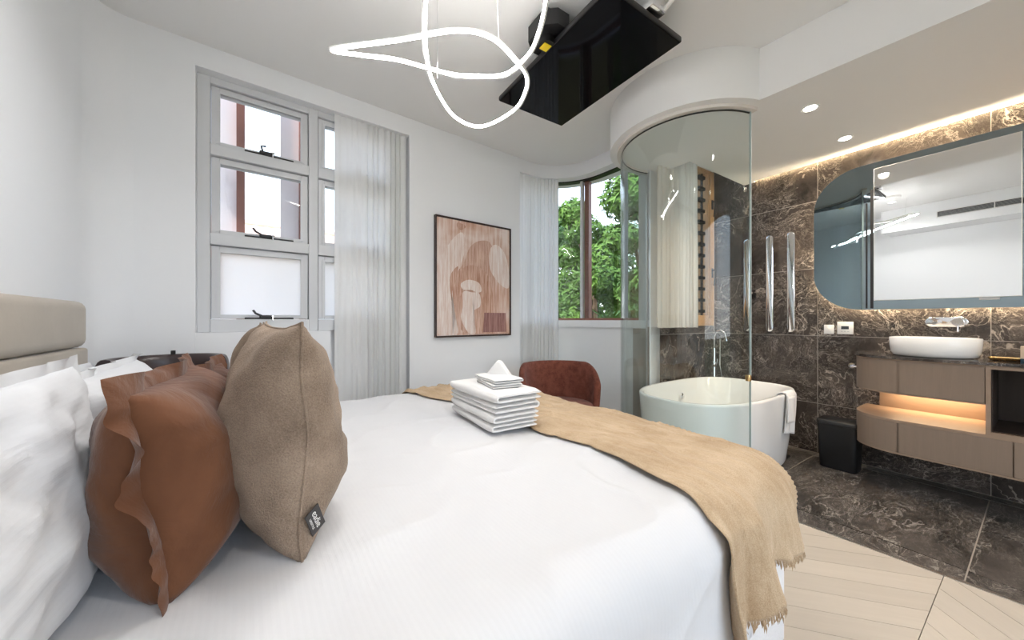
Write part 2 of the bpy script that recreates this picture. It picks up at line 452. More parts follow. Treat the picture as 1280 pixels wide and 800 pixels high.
# cove strip light along the vanity wall
cv = box('cove_strip_light', M['led_cove'], 3.93, 3.955, -2.2, 1.58, 2.612, 2.617, frame=F2)
tag(cv, 'warm strip light glowing in the ceiling gap above the marble vanity wall', 'strip light')

# ---- walls round the bedroom
arc = [(-.67 + .16 - .16*cos(R(t)), 2.88 - .16 + .16*sin(R(t))) for t in range(0, 91, 10)]
struct(MB().prism([(-.9, UMIN), (-.67, UMIN)] + [(x, y) for x, y in arc] + [(-.51, 3.1), (-.9, 3.1)], 0, 2.895).build('wall_left', M['wall'], frame=F1, smooth=True))
w = MB()
w.box(-.515, -.25, 2.88, 3.12, 0, 2.895); w.box(1.10, 2.30, 2.88, 3.1, 0, 2.895)
struct(w.build('wall_back', M['wall'], frame=F1))
struct(box('wall_back_header', M['wall'], -.25, 1.10, 2.88, 3.12, 2.745, 2.895, frame=F1))
struct(box('wall_back_lower', M['wall'], -.25, .50, 2.892, 3.12, 0, 1.10, frame=F1))
struct(box('wall_back_recess', M['wall'], .50, 1.10, 3.0, 3.12, 0, 1.10, frame=F1))
struct(box('wall_back_recess_side', M['wall'], 1.04, 1.10, 2.97, 3.12, 1.10, 2.745, frame=F1))
# curved corner over and under the corner window
struct(MB().strip(path(.48, u_end=1.80), path(.78, u_end=1.80), 2.745, 2.895).build('wall_corner_header', M['wall'], frame=F1, smooth=True))
struct(MB().strip(path(.58, u_end=1.80), path(.78, u_end=1.80), 0, 1.10).build('wall_corner_lower', M['wall'], frame=F1, smooth=True))
struct(MB().strip(path(.555, u_end=1.80), path(.72, u_end=1.80), 1.10, 1.178).build('trim_2', M['wall'], frame=F1, smooth=True))
# wall end and white return by the louvre window
struct(MB().prism([C(2.97, 1.80), C(3.25, 1.80), D(2.98, 2.2), D(2.98, 2.0), D(2.836, 2.0)], 0, 2.895).build('wall_right_return', M['wall']))
# louvre wall (marble below, timber window above)
lw = struct(box('wall_right_lower', M['grout'], 2.845, 3.969, 2.0018, 2.2, 0, 1.115, frame=F2))
lh = struct(box('wall_right_header', M['wall'], 2.97, 4.1, 2.01, 2.2, 2.80, 2.895, frame=F2))
struct(box('wall_right_corner', M['grout'], 3.965, 4.12, 2.0, 2.2, 0, 2.895, frame=F2))
vwall = struct(box('wall_vanity', M['grout'], 3.971, 4.12, -3.3, 2.012, 0, 2.895, frame=F2))
wtile_cache = {}
def wtile(w, h, par, x, y, z, rz):
    key = (round(w, 3), round(h, 3))
    if key in wtile_cache:
        o = wtile_cache[key].copy(); COL.objects.link(o); o.parent = par
    else:
        o = MB().box(0, .012, -w/2 + .002, w/2 - .002, .002, h - .002).build('tile', M['marble_wall'], par); wtile_cache[key] = o
    o.location = (x, y, z); o.rotation_euler = (0, 0, rz); return o
zs = [0, .44, 1.04, 1.64, 2.24, 2.84]
for k in range(-3, 3):
    d0 = .201 + .908*k; d1 = min(d0 + .908, 2.0)
    for z0, z1 in zip(zs[:-1], zs[1:]):
        if d1 - d0 > .02: wtile(d1-d0, z1-z0, vwall, VW, (d0+d1)/2, z0, 0)
for e0, e1 in ((2.838, 3.42), (3.42, 3.968)):
    for z0, z1 in ((0, .44), (.44, 1.04), (1.04, 1.118)):
        wtile(e1-e0, z1-z0, lw, (e0+e1)/2, 2.0, z0, pi/2)
# walls out of the frame: behind the camera, and the far ends
w = MB(); w.box(-.9, -.2, UMIN-.12, UMIN, 0, 2.895); w.box(2.5, 3.0, UMIN-.12, UMIN, 0, 2.895); w.box(-.2, 2.5, UMIN-.12, UMIN, 2.7, 2.895)
struct(w.build('wall_front', M['wall'], frame=F1))
struct(MB().prism([C(3.0, UMIN-.12), D(4.1, -2.4), D(4.1, -2.3), C(3.0, UMIN)], 0, 2.895).build('wall_front_bathroom', M['wall']))
wf = struct(MB().box(-.2, 2.5, UMIN-.08, UMIN-.04, 0, .05).box(-.2, -.15, UMIN-.08, UMIN-.04, .05, 2.7).box(2.45, 2.5, UMIN-.08, UMIN-.04, .05, 2.7).box(-.15, 2.45, UMIN-.08, UMIN-.04, 2.65, 2.7).box(1.12, 1.18, UMIN-.08, UMIN-.04, .05, 2.65).build('fill_window', M['alu'], frame=F1))  # unseen window added behind the camera to let in soft fill daylight
box('pane', M['glass'], -.15, 1.12, UMIN-.065, UMIN-.06, .05, 2.65, parent=wf); box('pane', M['glass'], 1.18, 2.45, UMIN-.065, UMIN-.06, .05, 2.65, parent=wf)
# bulkhead with linear air vent over the bed head (seen in the mirror)
bh = struct(box('ceiling_bulkhead', M['wall'], -.67, -.20, UMIN, 1.45, 2.55, 2.89, frame=F1))
av = thing(F1, 'air_vent', 'long slotted air vent high on the bulkhead, seen in the vanity mirror', 'vent', -.20, -.12, 2.66)
box('vent_back', M['black'], 0, .004, -1.0, 1.0, 0, .085, parent=av)
for z in (0, .08): box('frame', M['white'], .004, .012, -1.0, 1.0, z, z+.008, parent=av)
for y in (-1.0, -.5, 0, .5, .992): box('divider', M['white'], .004, .011, y, y+.008, .008, .08, parent=av)
for i in range(5): box('slat', M['alu2'], .002, .010, -.99, .99, .014+i*.013, .018+i*.013, parent=av)

# ---- window_1 : three rows of awning sashes, two columns
w1 = bpy.data.objects.new('window_1', None); COL.objects.link(w1); struct(w1); w1.rotation_euler = (0, 0, F1.a)
b = MB(); FY0, FY1 = 2.95, 3.035
ZR = [(2.285, 2.705), (1.708, 2.242), (1.165, 1.666)]
b.box(-.25, -.185, FY0, FY1, 1.10, 2.745, .004); b.box(.365, .425, FY0, FY1, 1.10, 2.745, .004); b.box(.99, 1.045, FY0, FY1, 1.10, 2.745, .004)
for x0, x1 in ((-.185, .365), (.425, .99)):
    b.box(x0, x1, FY0, FY1, 2.70, 2.745, .003); b.box(x0, x1, FY0-.01, FY1, 2.242, 2.322-.01, .004); b.box(x0, x1, FY0-.01, FY1, 1.666, 1.74, .004); b.box(x0, x1, FY0-.01, FY1, 1.10, 1.185, .004)
b.build('window_frame', M['alu'], w1)
rows = [(2.312, 2.70), (1.74, 2.242), (1.185, 1.666)]
for ci, (x0, x1) in enumerate(((-.185, .365), (.425, .99))):
    for ri, (z0, z1) in enumerate(rows):
        s = MB(); t_ = .045
        for (a, b_, c, d) in ((x0, x0+t_, z0, z1), (x1-t_, x1, z0, z1), (x0+t_, x1-t_, z1-t_, z1), (x0+t_, x1-t_, z0, z0+.03)):
            s.box(a+.004 if a == x0 else a, b_-.004 if b_ == x1 else b_, FY0+.018, FY1-.01, c+(.003 if c == z0 else 0), d-(.004 if d == z1 else 0), .003)
        so_ = s.build('sash', M['alu'], w1)
        s = MB(); q = .012; xa, xb, za, zb = x0+t_-q+.004, x1-t_+q-.004, z0+.03-q, z1-t_+q
        s.box(xa-.008, xa+.012, FY0+.012, FY0+.03, za, zb).box(xb-.012, xb+.008, FY0+.012, FY0+.03, za, zb).box(xa+.012, xb-.012, FY0+.012, FY0+.03, zb-.012, zb+.008)
        s.build('glazing_bead', M['alu'], so_)
        box('pane', M['frost'] if ri == 2 else M['glass'], x0+t_-.01, x1-t_+.01, FY0+.035, FY0+.041, z0+.025, z1-t_+.01, parent=so_)
        if ci == 0 or True:
            xc = (x0+x1)/2 + .03
            wd = MB().box(xc-.13, xc+.15, FY0-.006, FY0+.012, z0-.004, z0+.012, .003).box(xc-.05, xc+.03, FY0-.02, FY0+.005, z0+.004, z0+.028, .006)
            wd.tube([(xc-.03, FY0-.012, z0+.02), (xc-.04, FY0-.02, z0+.055), (xc-.012, FY0-.022, z0+.058)] if ri == 0 else [(xc-.03, FY0-.012, z0+.02), (xc-.07, FY0-.018, z0+.04), (xc-.085, FY0-.018, z0+.062)], .007, 6)
            wo = wd.build('window_winder', M['black'], w1)
            MB().box(xc+.022, xc+.03, FY0-.028, FY0-.02, z0-.008, z0+.028, .002).lathe([(.012, -.003), (.012, .003)], 10, c=(xc+.026, FY0-.026, z0+.022)).build('key', M['chrome'], wo)

# ---- window_2 : curved corner window
w2 = bpy.data.objects.new('window_2', None); COL.objects.link(w2); struct(w2); w2.rotation_euler = (0, 0, F1.a)
MB().strip(path(.622), path(.626), 1.19, 2.745).build('pane', M['glass'], w2, smooth=True)
MB().strip(path(.60), path(.66), 1.172, 1.20).build('bottom_rail', M['rust'], w2, smooth=True)
MB().strip(path(.585), path(.66), 2.733, 2.747).build('head_rail', M['black'], w2, smooth=True)
def mull(t, mat, wdt=.05, r0=.60, r1=.70, name='mullion', off=0):
    c0 = (2.43 + (r0+r1)/2*sin(R(t)), 2.40 + (r0+r1)/2*cos(R(t)))
    o = MB().box(-wdt/2+off, wdt/2+off, -(r1-r0)/2, (r1-r0)/2, 1.19, 2.74, .003).build(name, mat, w2)
    o.location = (c0[0], c0[1], 0); o.rotation_euler = (0, 0, -R(t)); return o
mull(71.6, M['rust'], .05, .63, .72); mull(71.6, M['alu'], .028, .60, .66, 'mullion_inner', -.052)
mull(38, M['rust'], .05, .63, .72); mull(6, M['rust'], .05, .63, .72)
for u_ in (2.13,): box('mullion', M['alu'], 3.03, 3.09, u_-.02, u_+.02, 1.19, 2.74, parent=w2)
box('window_jamb', M['alu'], 3.0, 3.12, 1.80, 1.93, 1.178, 2.745, parent=w2)

# ---- window_4: timber louvre window in the bathroom
w4 = bpy.data.objects.new('window_4', None); COL.objects.link(w4); struct(w4); w4.rotation_euler = (0, 0, F2.a)
b = MB(); b.box(3.845, 3.966, 2.0, 2.12, 1.118, 2.80, .004); b.box(2.98, 3.03, 2.0, 2.12, 1.118, 2.80, .004)
b.box(3.03, 3.845, 2.0, 2.12, 1.118, 1.23, .004); b.box(3.03, 3.845, 2.0, 2.12, 2.77, 2.80, .004)
b.build('window_frame', M['timber'], w4)
b = MB(); b.box(3.86, 3.925, 1.985, 2.0, 1.20, 2.79, .004); b.build('sash_stile', M['timber'], w4)
b = MB(); b.box(3.80, 3.815, 2.04, 2.06, 1.23, 2.77); b.build('louvre_rail', M['black'], w4)
for i in range(13):
    z = 1.27 + i*.12
    o = MB().box(3.03, 3.79, 2.035, 2.041, -.055, .055).build('louvre_blade', M['glass'], w4); o.location = (0, 0, z)
    o2 = box('louvre_clip', M['black'], 3.70, 3.815, 2.015, 2.055, z-.012, z+.02, parent=w4)
for z in (2.36, 1.62):
    h = MB().tube([(3.895, 1.985, z+.10), (3.895, 1.95, z+.10), (3.885, 1.945, z+.06), (3.88, 1.955, z-.07)], .009, 8).box(3.885, 3.91, 1.975, 1.986, z+.02, z+.12, .003)
    h.build('window_handle', M['black'], w4, smooth=True)

# ================================================================== OUTSIDE
struct(MB().prism([(-30, -30), (30, -30), (30, 30), (-30, 30)], -.6, -.5).build('ground', M['earth']))
# house with a tiled roof beyond the sash window
hs = thing(F1, 'house', 'pale neighbouring house with a terracotta tiled roof, seen through the sash window', 'house', -2.6, 9.0, -.5)
box('wall', M['wall'], -4, 6.5, .3, 3, 0, 3.0, parent=hs)
r_ = MB(); 
def roof(u, v):
    x = -4.3 + 11*u; y = -.1 + 2.2*v; return (x, y, 2.85 + 1.25*v + .03*abs(sin(x*pi/.24)) + .02*((v*14) % 1))
r_.grid(roof, 400, 56).build('roof', M['roof'], hs)
r_ = MB().tube([(-4.3, 2.1, 4.12), (6.7, 2.1, 4.12)], .09, 8).build('ridge_cap', M['roof'], hs)
# sun-screen fins by the sash window
for i, (x, lab) in enumerate(((-.034, 'left rust brown outside post with a pale pink panel behind the sash window'), (.365, 'right rust brown outside post with a pale pink panel behind the sash window'), (.78, 'rust brown outside post behind the narrow sash window beside the curtain'))):
    o = thing(F1, 'outside_post', lab, 'post', x, 3.32, -.5, group='outside posts beyond the sash window')
    box('post', M['rust'], -.025, .025, -.05, .05, 0, 4.2, parent=o)
    box('panel', M['pinkpanel'], -.15, -.025, .0, .02, 0, 4.2, parent=o)
# trees
def crown(rad, blobs, n, size, mat, parent):
    b = MB(); vs = []; fs = []
    for i in range(n):
        c, r = random.choice(blobs)
        a = Vector((random.gauss(0, 1), random.gauss(0, 1), random.gauss(0, 1))).normalized() * r * random.uniform(.72, 1.05)
        p = Vector(c) + Vector((a.x, a.y, a.z * .9))
        nrm = (a.normalized() + Vector((random.uniform(-.8, .8), random.uniform(-.8, .8), random.uniform(-.4, .9)))).normalized()
        x = nrm.orthogonal().normalized(); x.rotate(Matrix.Rotation(random.uniform(0, 6.28), 3, nrm)); y = nrm.cross(x)
        s = size * random.uniform(.6, 1.3)
        k = len(vs)
        vs += [tuple(p - x*s), tuple(p - y*s*.32 + nrm*s*.1), tuple(p + x*s*.9), tuple(p + y*s*.32 + nrm*s*.1)]
        fs.append((k, k+1, k+2, k+3))
    me = bpy.data.meshes.new('foliage'); me.from_pydata(vs, [], fs); me.materials.append(mat)
    o = bpy.data.objects.new('foliage', me); COL.objects.link(o); o.parent = parent; o['kind'] = 'stuff'; return o
def tree(v, u, h, w, mat, lab, n=9000, size=.1, low=.4):
    t_ = thing(F1, 'tree', lab, 'tree', v, u, -.5, group='garden trees outside the corner window')
    blobs = []
    for i in range(26):
        z = random.uniform(low, h)
        k = 1 - .45 * max(0, (z - .55*h)) / (.45*h)
        blobs.append(((random.uniform(-w, w)*k*.8, random.uniform(-w, w)*k*.8, z), random.uniform(.35, .6)*min(w, 1.2)))
    MB().tube([(0, 0, 0), (.05, .02, h*.4), (-.03, .05, h*.85)], [.13, .1, .04], 8).build('trunk', M['bark'], t_)
    for i in range(4):
        a = random.uniform(0, 6.28)
        MB().tube([(.02, .02, h*(.25+.12*i)), (w*.4*cos(a), w*.4*sin(a), h*(.45+.12*i))], [.05, .02], 6).build('branch', M['bark'], t_)
    crown(w, blobs, n, size, mat, t_)
for v, u, h, w, mat, lab, n in (
    (6.30, 5.20, 3.7, .85, 'leaf_a', 'tall light green tree between the two brown mullions and the shower glass', 16000),
    (5.30, 3.30, 3.9, .75, 'leaf_a', 'tallest light green tree, partly behind the curved shower glass', 14000),
    (7.7, 8.0, 4.3, 1.35, 'leaf_b', 'dark green tree left of the brown mullion, lower part of the view', 16000),
    (7.6, 11.6, 5.6, 1.7, 'leaf_b', 'dark green tree at the left edge of the corner window behind the curtain', 9000),
    (9.0, 4.8, 5.6, 1.5, 'leaf_b', 'dark green tree behind the bathroom end of the corner window', 9000)):
    tree(v, u, h+.5, w, M[mat], lab, int(n*1.6), .08)
hg = thing(F1, 'hedge', 'dense dark green hedge low behind the garden trees', 'hedge', 11.5, 8.0, -.5)
for i in range(9): MB().tube([(0, -6+i*1.5, 0), (.1, -6+i*1.5, 1.4)], .04, 6).build('stem', M['bark'], hg)
crown(1, [((random.uniform(-.5, .5), random.uniform(-8, 8), random.uniform(.3, 3.4)), random.uniform(.6, .9)) for i in range(60)], 26000, .13, M['leaf_b'], hg)
# palm-like plant by the sill
v, u = 4.14, 3.13
pl = thing(F1, 'cordyline_plant', 'spiky bright green plant low in the corner window', 'plant', v, u, -.5)
MB().tube([(0, 0, 0), (.02, 0, 1.65)], [.05, .03], 8).build('stem', M['bark'], pl)
for i in range(22):
    a = i*2.4; tl = random.uniform(.4, 1.1); L = .38
    pts = [Vector((cos(a)*L*s_*cos(tl*s_), sin(a)*L*s_*cos(tl*s_), 1.62 + L*s_*sin(1.2 - tl*s_))) for s_ in (0, .35, .7, 1)]
    sd = Vector((-sin(a), cos(a), 0))
    vs = []; 
    for p, w_ in zip(pts, (.012, .022, .016, .001)): vs += [tuple(p - sd*w_), tuple(p + sd*w_)]
    me = bpy.data.meshes.new('leaf'); me.from_pydata(vs, [], [(0, 1, 3, 2), (2, 3, 5, 4), (4, 5, 7, 6)]); me.materials.append(M['leaf_a'])
    o = bpy.data.objects.new('leaf', me); COL.objects.link(o); o.parent = pl

# ================================================================== BED
# outer bounds of the dressed bed in F1: v (x) and u (y)
BX0, BX1, BY0, BY1, BZ = -.55, 1.53, .37, 2.31, .705
bed = thing(F1, 'bed', 'king size bed with white quilted base and beige velvet headboard', 'bed', BX0, (BY0+BY1)/2)
cy = (BY1-BY0)/2
L = BX1 - BX0
box('base', M['basefab'], .01, L-.02, -cy+.02, cy-.02, .05, .36, parent=bed, bev=.03)
mt = box('mattress', M['basefab'], .01, L-.05, -cy+.05, cy-.05, .365, .672, parent=bed, bev=.05)
for z in (.40, .655): MB().tube([(.06, -cy+.045, z), (L-.09, -cy+.045, z), (L-.045, -cy+.09, z), (L-.045, cy-.09, z), (L-.09, cy-.045, z), (.06, cy-.045, z)], .008, 6).build('piping', M['basefab'], mt, smooth=True)
box('side_band', M['greyband'], .05, L-.046, -cy+.046, cy-.046, .47, .53, parent=mt, bev=.02)
for x in (.12, L-.14):
    for y in (-cy+.12, cy-.12): MB().lathe([(.02, 0), (.028, .055)], 12, c=(x, y, 0)).build('leg', M['black'], bed, smooth=True)
hb = MB().box(-.115, -.07, -cy-.06, cy+.05, .05, 1.245, .02).build('headboard', M['headboard'], bed, smooth=True)
for z0, z1 in ((.20, .415), (.415, .63), (.63, .845), (.845, 1.06), (1.06, 1.262)):
    MB().box(-.10, -.005, -cy-.065, cy+.05, z0+.001, z1-.001, .012 if z1 < 1.2 else .035, 4).build('headboard_panel', M['headboard'], hb, smooth=True)

def drape(bx0, bx1, by0, by1, z, r):
    """map flat cloth coordinates to a cloth lying on a box top and hanging over its rounded edges"""
    def f(a, b):
        x, y = min(max(a, bx0+r), bx1-r), min(max(b, by0+r), by1-r)
        dx, dy = a - x, b - y; t = math.hypot(dx, dy)
        if t < 1e-6: return Vector((a, b, z)), Vector((0, 0, 1))
        nx_, ny_ = dx/t, dy/t
        if t < r*pi/2:
            th = t/r; return Vector((x + nx_*r*sin(th), y + ny_*r*sin(th), z - r*(1-cos(th)))), Vector((nx_*sin(th), ny_*sin(th), cos(th)))
        return Vector((x + nx_*r, y + ny_*r, z - r - (t - r*pi/2))), Vector((nx_, ny_, 0))
    return f
df = drape(BX0-.2, BX1, BY0, BY1, BZ, .11)
def puff(a, b):
    h = .014*nz(a*2.2, b*2.2, 3) + .010*nz(a*7, b*4, 8) + .003*nz(a*3+b*9, b*3, 5)
    c = abs(nz(a*2.5+b*1.5, b*3.0-a, 21)); h += .006*max(0, 1 - c/.16)**2     # soft creases
    return h
def duvet(u, v):
    a = BX0 + .02 + (BX1 + .26 - BX0 - .02)*u; hm = .30 - .15*min(1, max(0, (a-.95)/.3)); b = BY0 - hm + (BY1 - BY0 + .30 + hm)*v
    p, n = df(a, b)
    hang = max(0, BY0 + .02 - b)
    p = p + n*(puff(a, b) + hang*.10*sin(a*9 + 1.3*sin(a*4)))
    return tuple(p)
dv = MB().grid(duvet, 190, 210, lambda u, v: ((BX1+.26-BX0-.02)*u, (BY1-BY0+.6)*v)).build('duvet', M['linen'], frame=F1, smooth=True, ang=None)
md = dv.modifiers.new('thick', 'SOLIDIFY'); md.thickness = .012; md.offset = -1
tag(dv, 'white striped cotton duvet spread over the whole bed', 'duvet')

# ---- tan throw across the foot
bf = drape(BX0-.2, BX1+.012, BY0-.012, BY1+.012, BZ+.014, .122)
def thr(u, v, lift=0):
    # b across the bed (near side hangs over), a along the bed; the head-side edge is slightly wavy
    hm = .20 + .14*max(0, .22-u)/.22 + .012*sin(u*9); b = BY0 - hm + (BY1 + .06 - BY0 + hm)*v
    a0 = .90 + .10*sin((b-.3)*1.9) - .08*max(0, b-1.9) - .02*sin(b*7) + .10*max(0, .38-b)
    a = a0 + (BX1 + .13 - a0)*u
    p, n = bf(a, b)
    h = .007*(nz(a*22, b*3.5, 1)) + .004*nz(a*50, b*8, 2) + .013*nz(a*6, b*2.5, 4) + .004
    rg = abs(nz(a*9 + b*1.2, b*1.5, 31)); h += .009*max(0, 1 - rg/.07)
    hang = max(0, BY0 + .05 - b)
    h += hang*.15*(.7 + sin(a*19 + 2*sin(a*6))) * (1 if a < 1.5 else .6)
    h = max(h, .001 + hang*.03)
    if u < .03: h -= .006*(1-u/.03)
    q = p + n*(h + lift + puff(a, b)*.9)
    return q, n
tb = MB().grid(lambda u, v: tuple(thr(u, v)[0]), 150, 330)
th = tb.build('throw_blanket', M['throw'], frame=F1, smooth=True, ang=None)
md = th.modifiers.new('thick', 'SOLIDIFY'); md.thickness = .004; md.offset = 1
tag(th, 'crumpled tan muslin throw with a frayed hem across the foot of the bed', 'blanket')
vs = []; fs = []
for i in range(420):
    u = i/419; p, n = thr(u, 0); p2, _ = thr(min(1, u+.004), 0)
    sx = (p2-p).normalized() if (p2-p).length > 0 else Vector((1, 0, 0))
    l = random.uniform(.012, .034); d = Vector((random.uniform(-.35, .35), random.uniform(-.25, .15), -1)).normalized()*l
    k = len(vs); w_ = .0014
    vs += [tuple(p - sx*w_), tuple(p + sx*w_), tuple(p + d*.6 + n*.003 + sx*w_*.5), tuple(p + d)]
    fs.append((k, k+1, k+2, k+3))
me = bpy.data.meshes.new('fringe'); me.from_pydata(vs, [], fs); me.materials.append(M['throw'])
o = bpy.data.objects.new('fringe', me); COL.objects.link(o); o.parent = th; o['kind'] = 'stuff'
# white care tag at the hem corner
p, n = thr(1.0, .075)
o = MB().box(-.004, .026, -.001, .001, -.02, .02).build('care_tag', M['white'], th); o.location = tuple(p + Vector((.0, -.004, .02)))

# ================================================================== CUSHIONS
def cushion(name, lab, cat, x, y, z, w, h, T, mat, lean=0, rz=0, flange=0, fmat=None, pinch=.07, wr=1.0, seed=0, group=None, n=44, seam=False, uv=False, pw=.55, sag=.0):
    t_ = thing(F1, name, lab, cat, x, y, z, rz, group)
    def surf(sgn):
        def f(u, v):
            a = 2*u - 1; b = 2*v - 1
            a = math.copysign(abs(a)**.9, a); b = math.copysign(abs(b)**.9, b)
            yy = a*w/2*(1 - pinch*(1 - b*b)); zz = b*h/2*(1 - pinch*(1 - a*a))
            prof = ((1 - abs(a)**2.4)*(1 - abs(b)**2.4))
            prof = max(prof, 0)**pw
            bulge = T*prof*(1 + .18*(-b))
            e = prof**.35 if prof > 0 else 0
            wk = wr*e*(.010*nz(a*2.2, b*2.2, seed + sgn*9) + .006*nz(a*5, b*5, seed + 5 + sgn) )
            ang = math.atan2(b, a); rr = max(abs(a), abs(b))
            wk += wr*.010*max(0, 1 - abs(nz(ang*3.2, rr*1.1, seed + 40 + sgn))/.16)*max(0, rr-.45)*(1 - max(0, rr-.8)*5 if rr > .8 else 1)*e
            xx = sgn*(bulge + wk) + .02*nz(a*1.5, b*1.5, seed+70)
            zz -= sag*(1-a*a)*(1+b)*.5
            return (xx, yy, zz + h/2)
        return f
    b_ = MB()
    m = Matrix.Translation((0, 0, 0)) @ Matrix.Rotation(lean, 4, 'Y')
    uvf = (lambda u, v: (u*w, v*h)) if uv else None
    b_.grid(surf(1), n, n, uvf).grid(surf(-1), n, n, uvf)
    bmesh.ops.remove_doubles(b_.b, verts=b_.b.verts[:], dist=.0008)
    b_.xf(m); b_.build('body', mat, t_, smooth=True, ang=None)
    s1 = surf(1)
    per = []
    K = 90
    for i in range(K): per.append((i/K, 0))
    for i in range(K): per.append((1, i/K))
    for i in range(K): per.append((1-i/K, 1))
    for i in range(K): per.append((0, 1-i/K))
    edge = [Vector(s1(*q)) for q in per]
    cc = Vector((0, 0, h/2))
    if flange:
        rs = [[], [], [], [], []]
        for i, p in enumerate(edge):
            d = (p - cc); d.x = 0; 
            q = per[i]; a, b2 = 2*q[0]-1, 2*q[1]-1
            o_ = Vector((0, (1 if a > .98 else -1 if a < -.98 else a**9), (1 if b2 > .98 else -1 if b2 < -.98 else b2**9)))
            s_ = i/(4*K)*2*pi
            wv = .030*nz(cos(s_)*3.2, sin(s_)*3.2, seed) + .012*nz(cos(s_)*9, sin(s_)*9, seed+3)
            curl = .6 + .9*nz(cos(s_)*2.5, sin(s_)*2.5, seed+8)
            c1 = p + o_*flange*.5 + Vector((wv*.5, 0, 0)); c2 = p + o_*flange*(.75+.25*curl) + Vector((wv*1.2, 0, 0))
            t3 = .0035
            rs[0].append(tuple(p - o_*.01 + Vector((-t3, 0, 0)))); rs[1].append(tuple(c1 + Vector((-t3, 0, 0)))); rs[2].append(tuple(c2))
            rs[3].append(tuple(c1 + Vector((t3, 0, 0)))); rs[4].append(tuple(p - o_*.01 + Vector((t3, 0, 0))))
        f_ = MB(); f_.rings(rs, False, False); f_.xf(m); f_.build('flange', fmat or mat, t_, smooth=True, ang=60)
    if seam:
        MB().tube([tuple(p) for p in edge], .0028, 6, closed=True).xf(m).build('seam', mat, t_, smooth=True)
    return t_, m, s1
c1, cm, cs = cushion('cushion', 'large taupe linen cushion with a small dark sewn-on label, nearest of the taupe ones', 'cushion', .075, 1.03, .700, .48, .475, .125, M['taupe'], lean=R(-1), rz=R(4), seam=True, seed=3, group=None, wr=1.3)
c2, _, _ = cushion('cushion', 'taupe linen cushion hidden behind the labelled one, only its upper corners showing', 'cushion', .06, 1.62, .700, .46, .47, .11, M['taupe'], lean=R(-2), rz=R(-3), seam=True, seed=11)
c3, _, _ = cushion('cushion', 'large rust velvet cushion with a ruffled edge, nearest the camera', 'cushion', -.082, 1.06, .702, .50, .36, .120, M['velvet'], lean=R(-8), rz=R(-5), flange=.034, seed=5, wr=.9, pinch=.04, pw=.40)
c4, _, _ = cushion('cushion', 'rust velvet cushion with ruffled edge in the background behind the near one', 'cushion', -.07, 1.74, .70, .46, .30, .10, M['velvet'], lean=R(-8), rz=R(-6), flange=.04, seed=9, wr=1.4)
# sewn label with lettering on the near taupe cushion
def text_mesh(s, size, ext=.0002):
    cu = bpy.data.curves.new('txt', 'FONT'); cu.body = s; cu.size = size; cu.extrude = ext; cu.align_x = 'CENTER'; cu.align_y = 'CENTER'
    to = bpy.data.objects.new('txt', cu); COL.objects.link(to)
    bpy.context.view_layer.update()
    me = bpy.data.meshes.new_from_object(to.evaluated_get(bpy.context.evaluated_depsgraph_get()))
    bpy.data.objects.remove(to); return me
# white pillows
cushion('pillow', 'white striped pillow propped up nearest the camera at the left edge', 'pillow', -.262, .83, .70, .76, .385, .075, M['linen2'], lean=R(-8), flange=.022, seed=21, uv=True, wr=1.5, pinch=.04)
cushion('pillow', 'white striped pillow standing behind the far rust velvet cushion', 'pillow', -.29, 1.66, .70, .74, .335, .095, M['linen2'], lean=R(-10), flange=.02, seed=27, uv=True, wr=2.2, pinch=.05)
cushion('pillow', 'white pillow against the headboard behind the nearest white pillow', 'pillow', -.45, .78, .70, .74, .345, .07, M['linen2'], lean=R(-4), flange=.02, seed=33, uv=True, wr=2, pinch=.05)
cushion('pillow', 'white pillow against the headboard behind the far white pillow, mostly hidden', 'pillow', -.45, 1.66, .70, .74, .30, .07, M['linen2'], lean=R(-4), flange=.02, seed=39, uv=True, wr=2, pinch=.05)

# ================================================================== TOWELS on the bed
def folded(w, depth, th, layers, flip=1, seed=0):
    """cross-section path of a folded towel in the plane x (depth) / z, w along y"""
    pts = []
    z = th/2; left = -depth/2 + th; right = depth/2 - th
    for i in range(layers):
        a, b = (left, right) if i % 2 == 0 else (right, left)
        if i == 0: pts.append((a, z))
        else:
            s_ = 1 if a > 0 else -1
            for k in range(1, 6): 
                t_ = -pi/2 + pi*k/6; pts.append((a + s_*cos(t_)*th*.52, z - th*.5 + th*.5*sin(t_)))
            pts.append((a, z))
        for k in range(1, 7): pts.append((a + (b-a)*k/6, z + .002*nz(k*.9, i, seed)))
        z += th
    pts = [(p[0]*flip, p[1]) for p in pts]
    return pts, z - th/2
def towel(parent, name, y0, y1, depth, th, layers, z, flip=1, seed=0, mat='towel', xo=0):
    pts, ht = folded(0, depth, th, layers, flip, seed)
    P = [Vector((p[0], 0, p[1])) for p in pts]; N = len(P); hw = th*.49
    L_, R_ = [], []
    for i in range(N):
        t_ = (P[min(i+1, N-1)] - P[max(i-1, 0)]).normalized(); n = Vector((-t_.z, 0, t_.x))
        L_.append(P[i] + n*hw); R_.append(P[i] - n*hw)
    e0 = P[0] - (P[1]-P[0]).normalized()*hw*.8; e1 = P[-1] + (P[-1]-P[-2]).normalized()*hw*.8
    out = [e0] + L_ + [e1] + R_[::-1]
    cx = sum((p for p in out), Vector())/len(out)
    b_ = MB(); rg = []
    mid = [e0] + P + [e1] + P[::-1]
    for k in range(15):
        s_ = k/14; y = y0 + (y1-y0)*s_
        sh = min(1, .35 + .65*math.sqrt(max(0, min(1, min(s_, 1-s_)/.05))))
        rg.append([(m_.x + (p.x-m_.x)*sh + xo + .004*nz(y*6, p.x*4, seed), y, z + m_.z + (p.z-m_.z)*sh + .003*nz(y*8, p.z*30, seed+4)) for p, m_ in zip(out, mid)])
    b_.rings(rg)
    return b_, ht
TX, TY = .915, 1.36
tz = .722
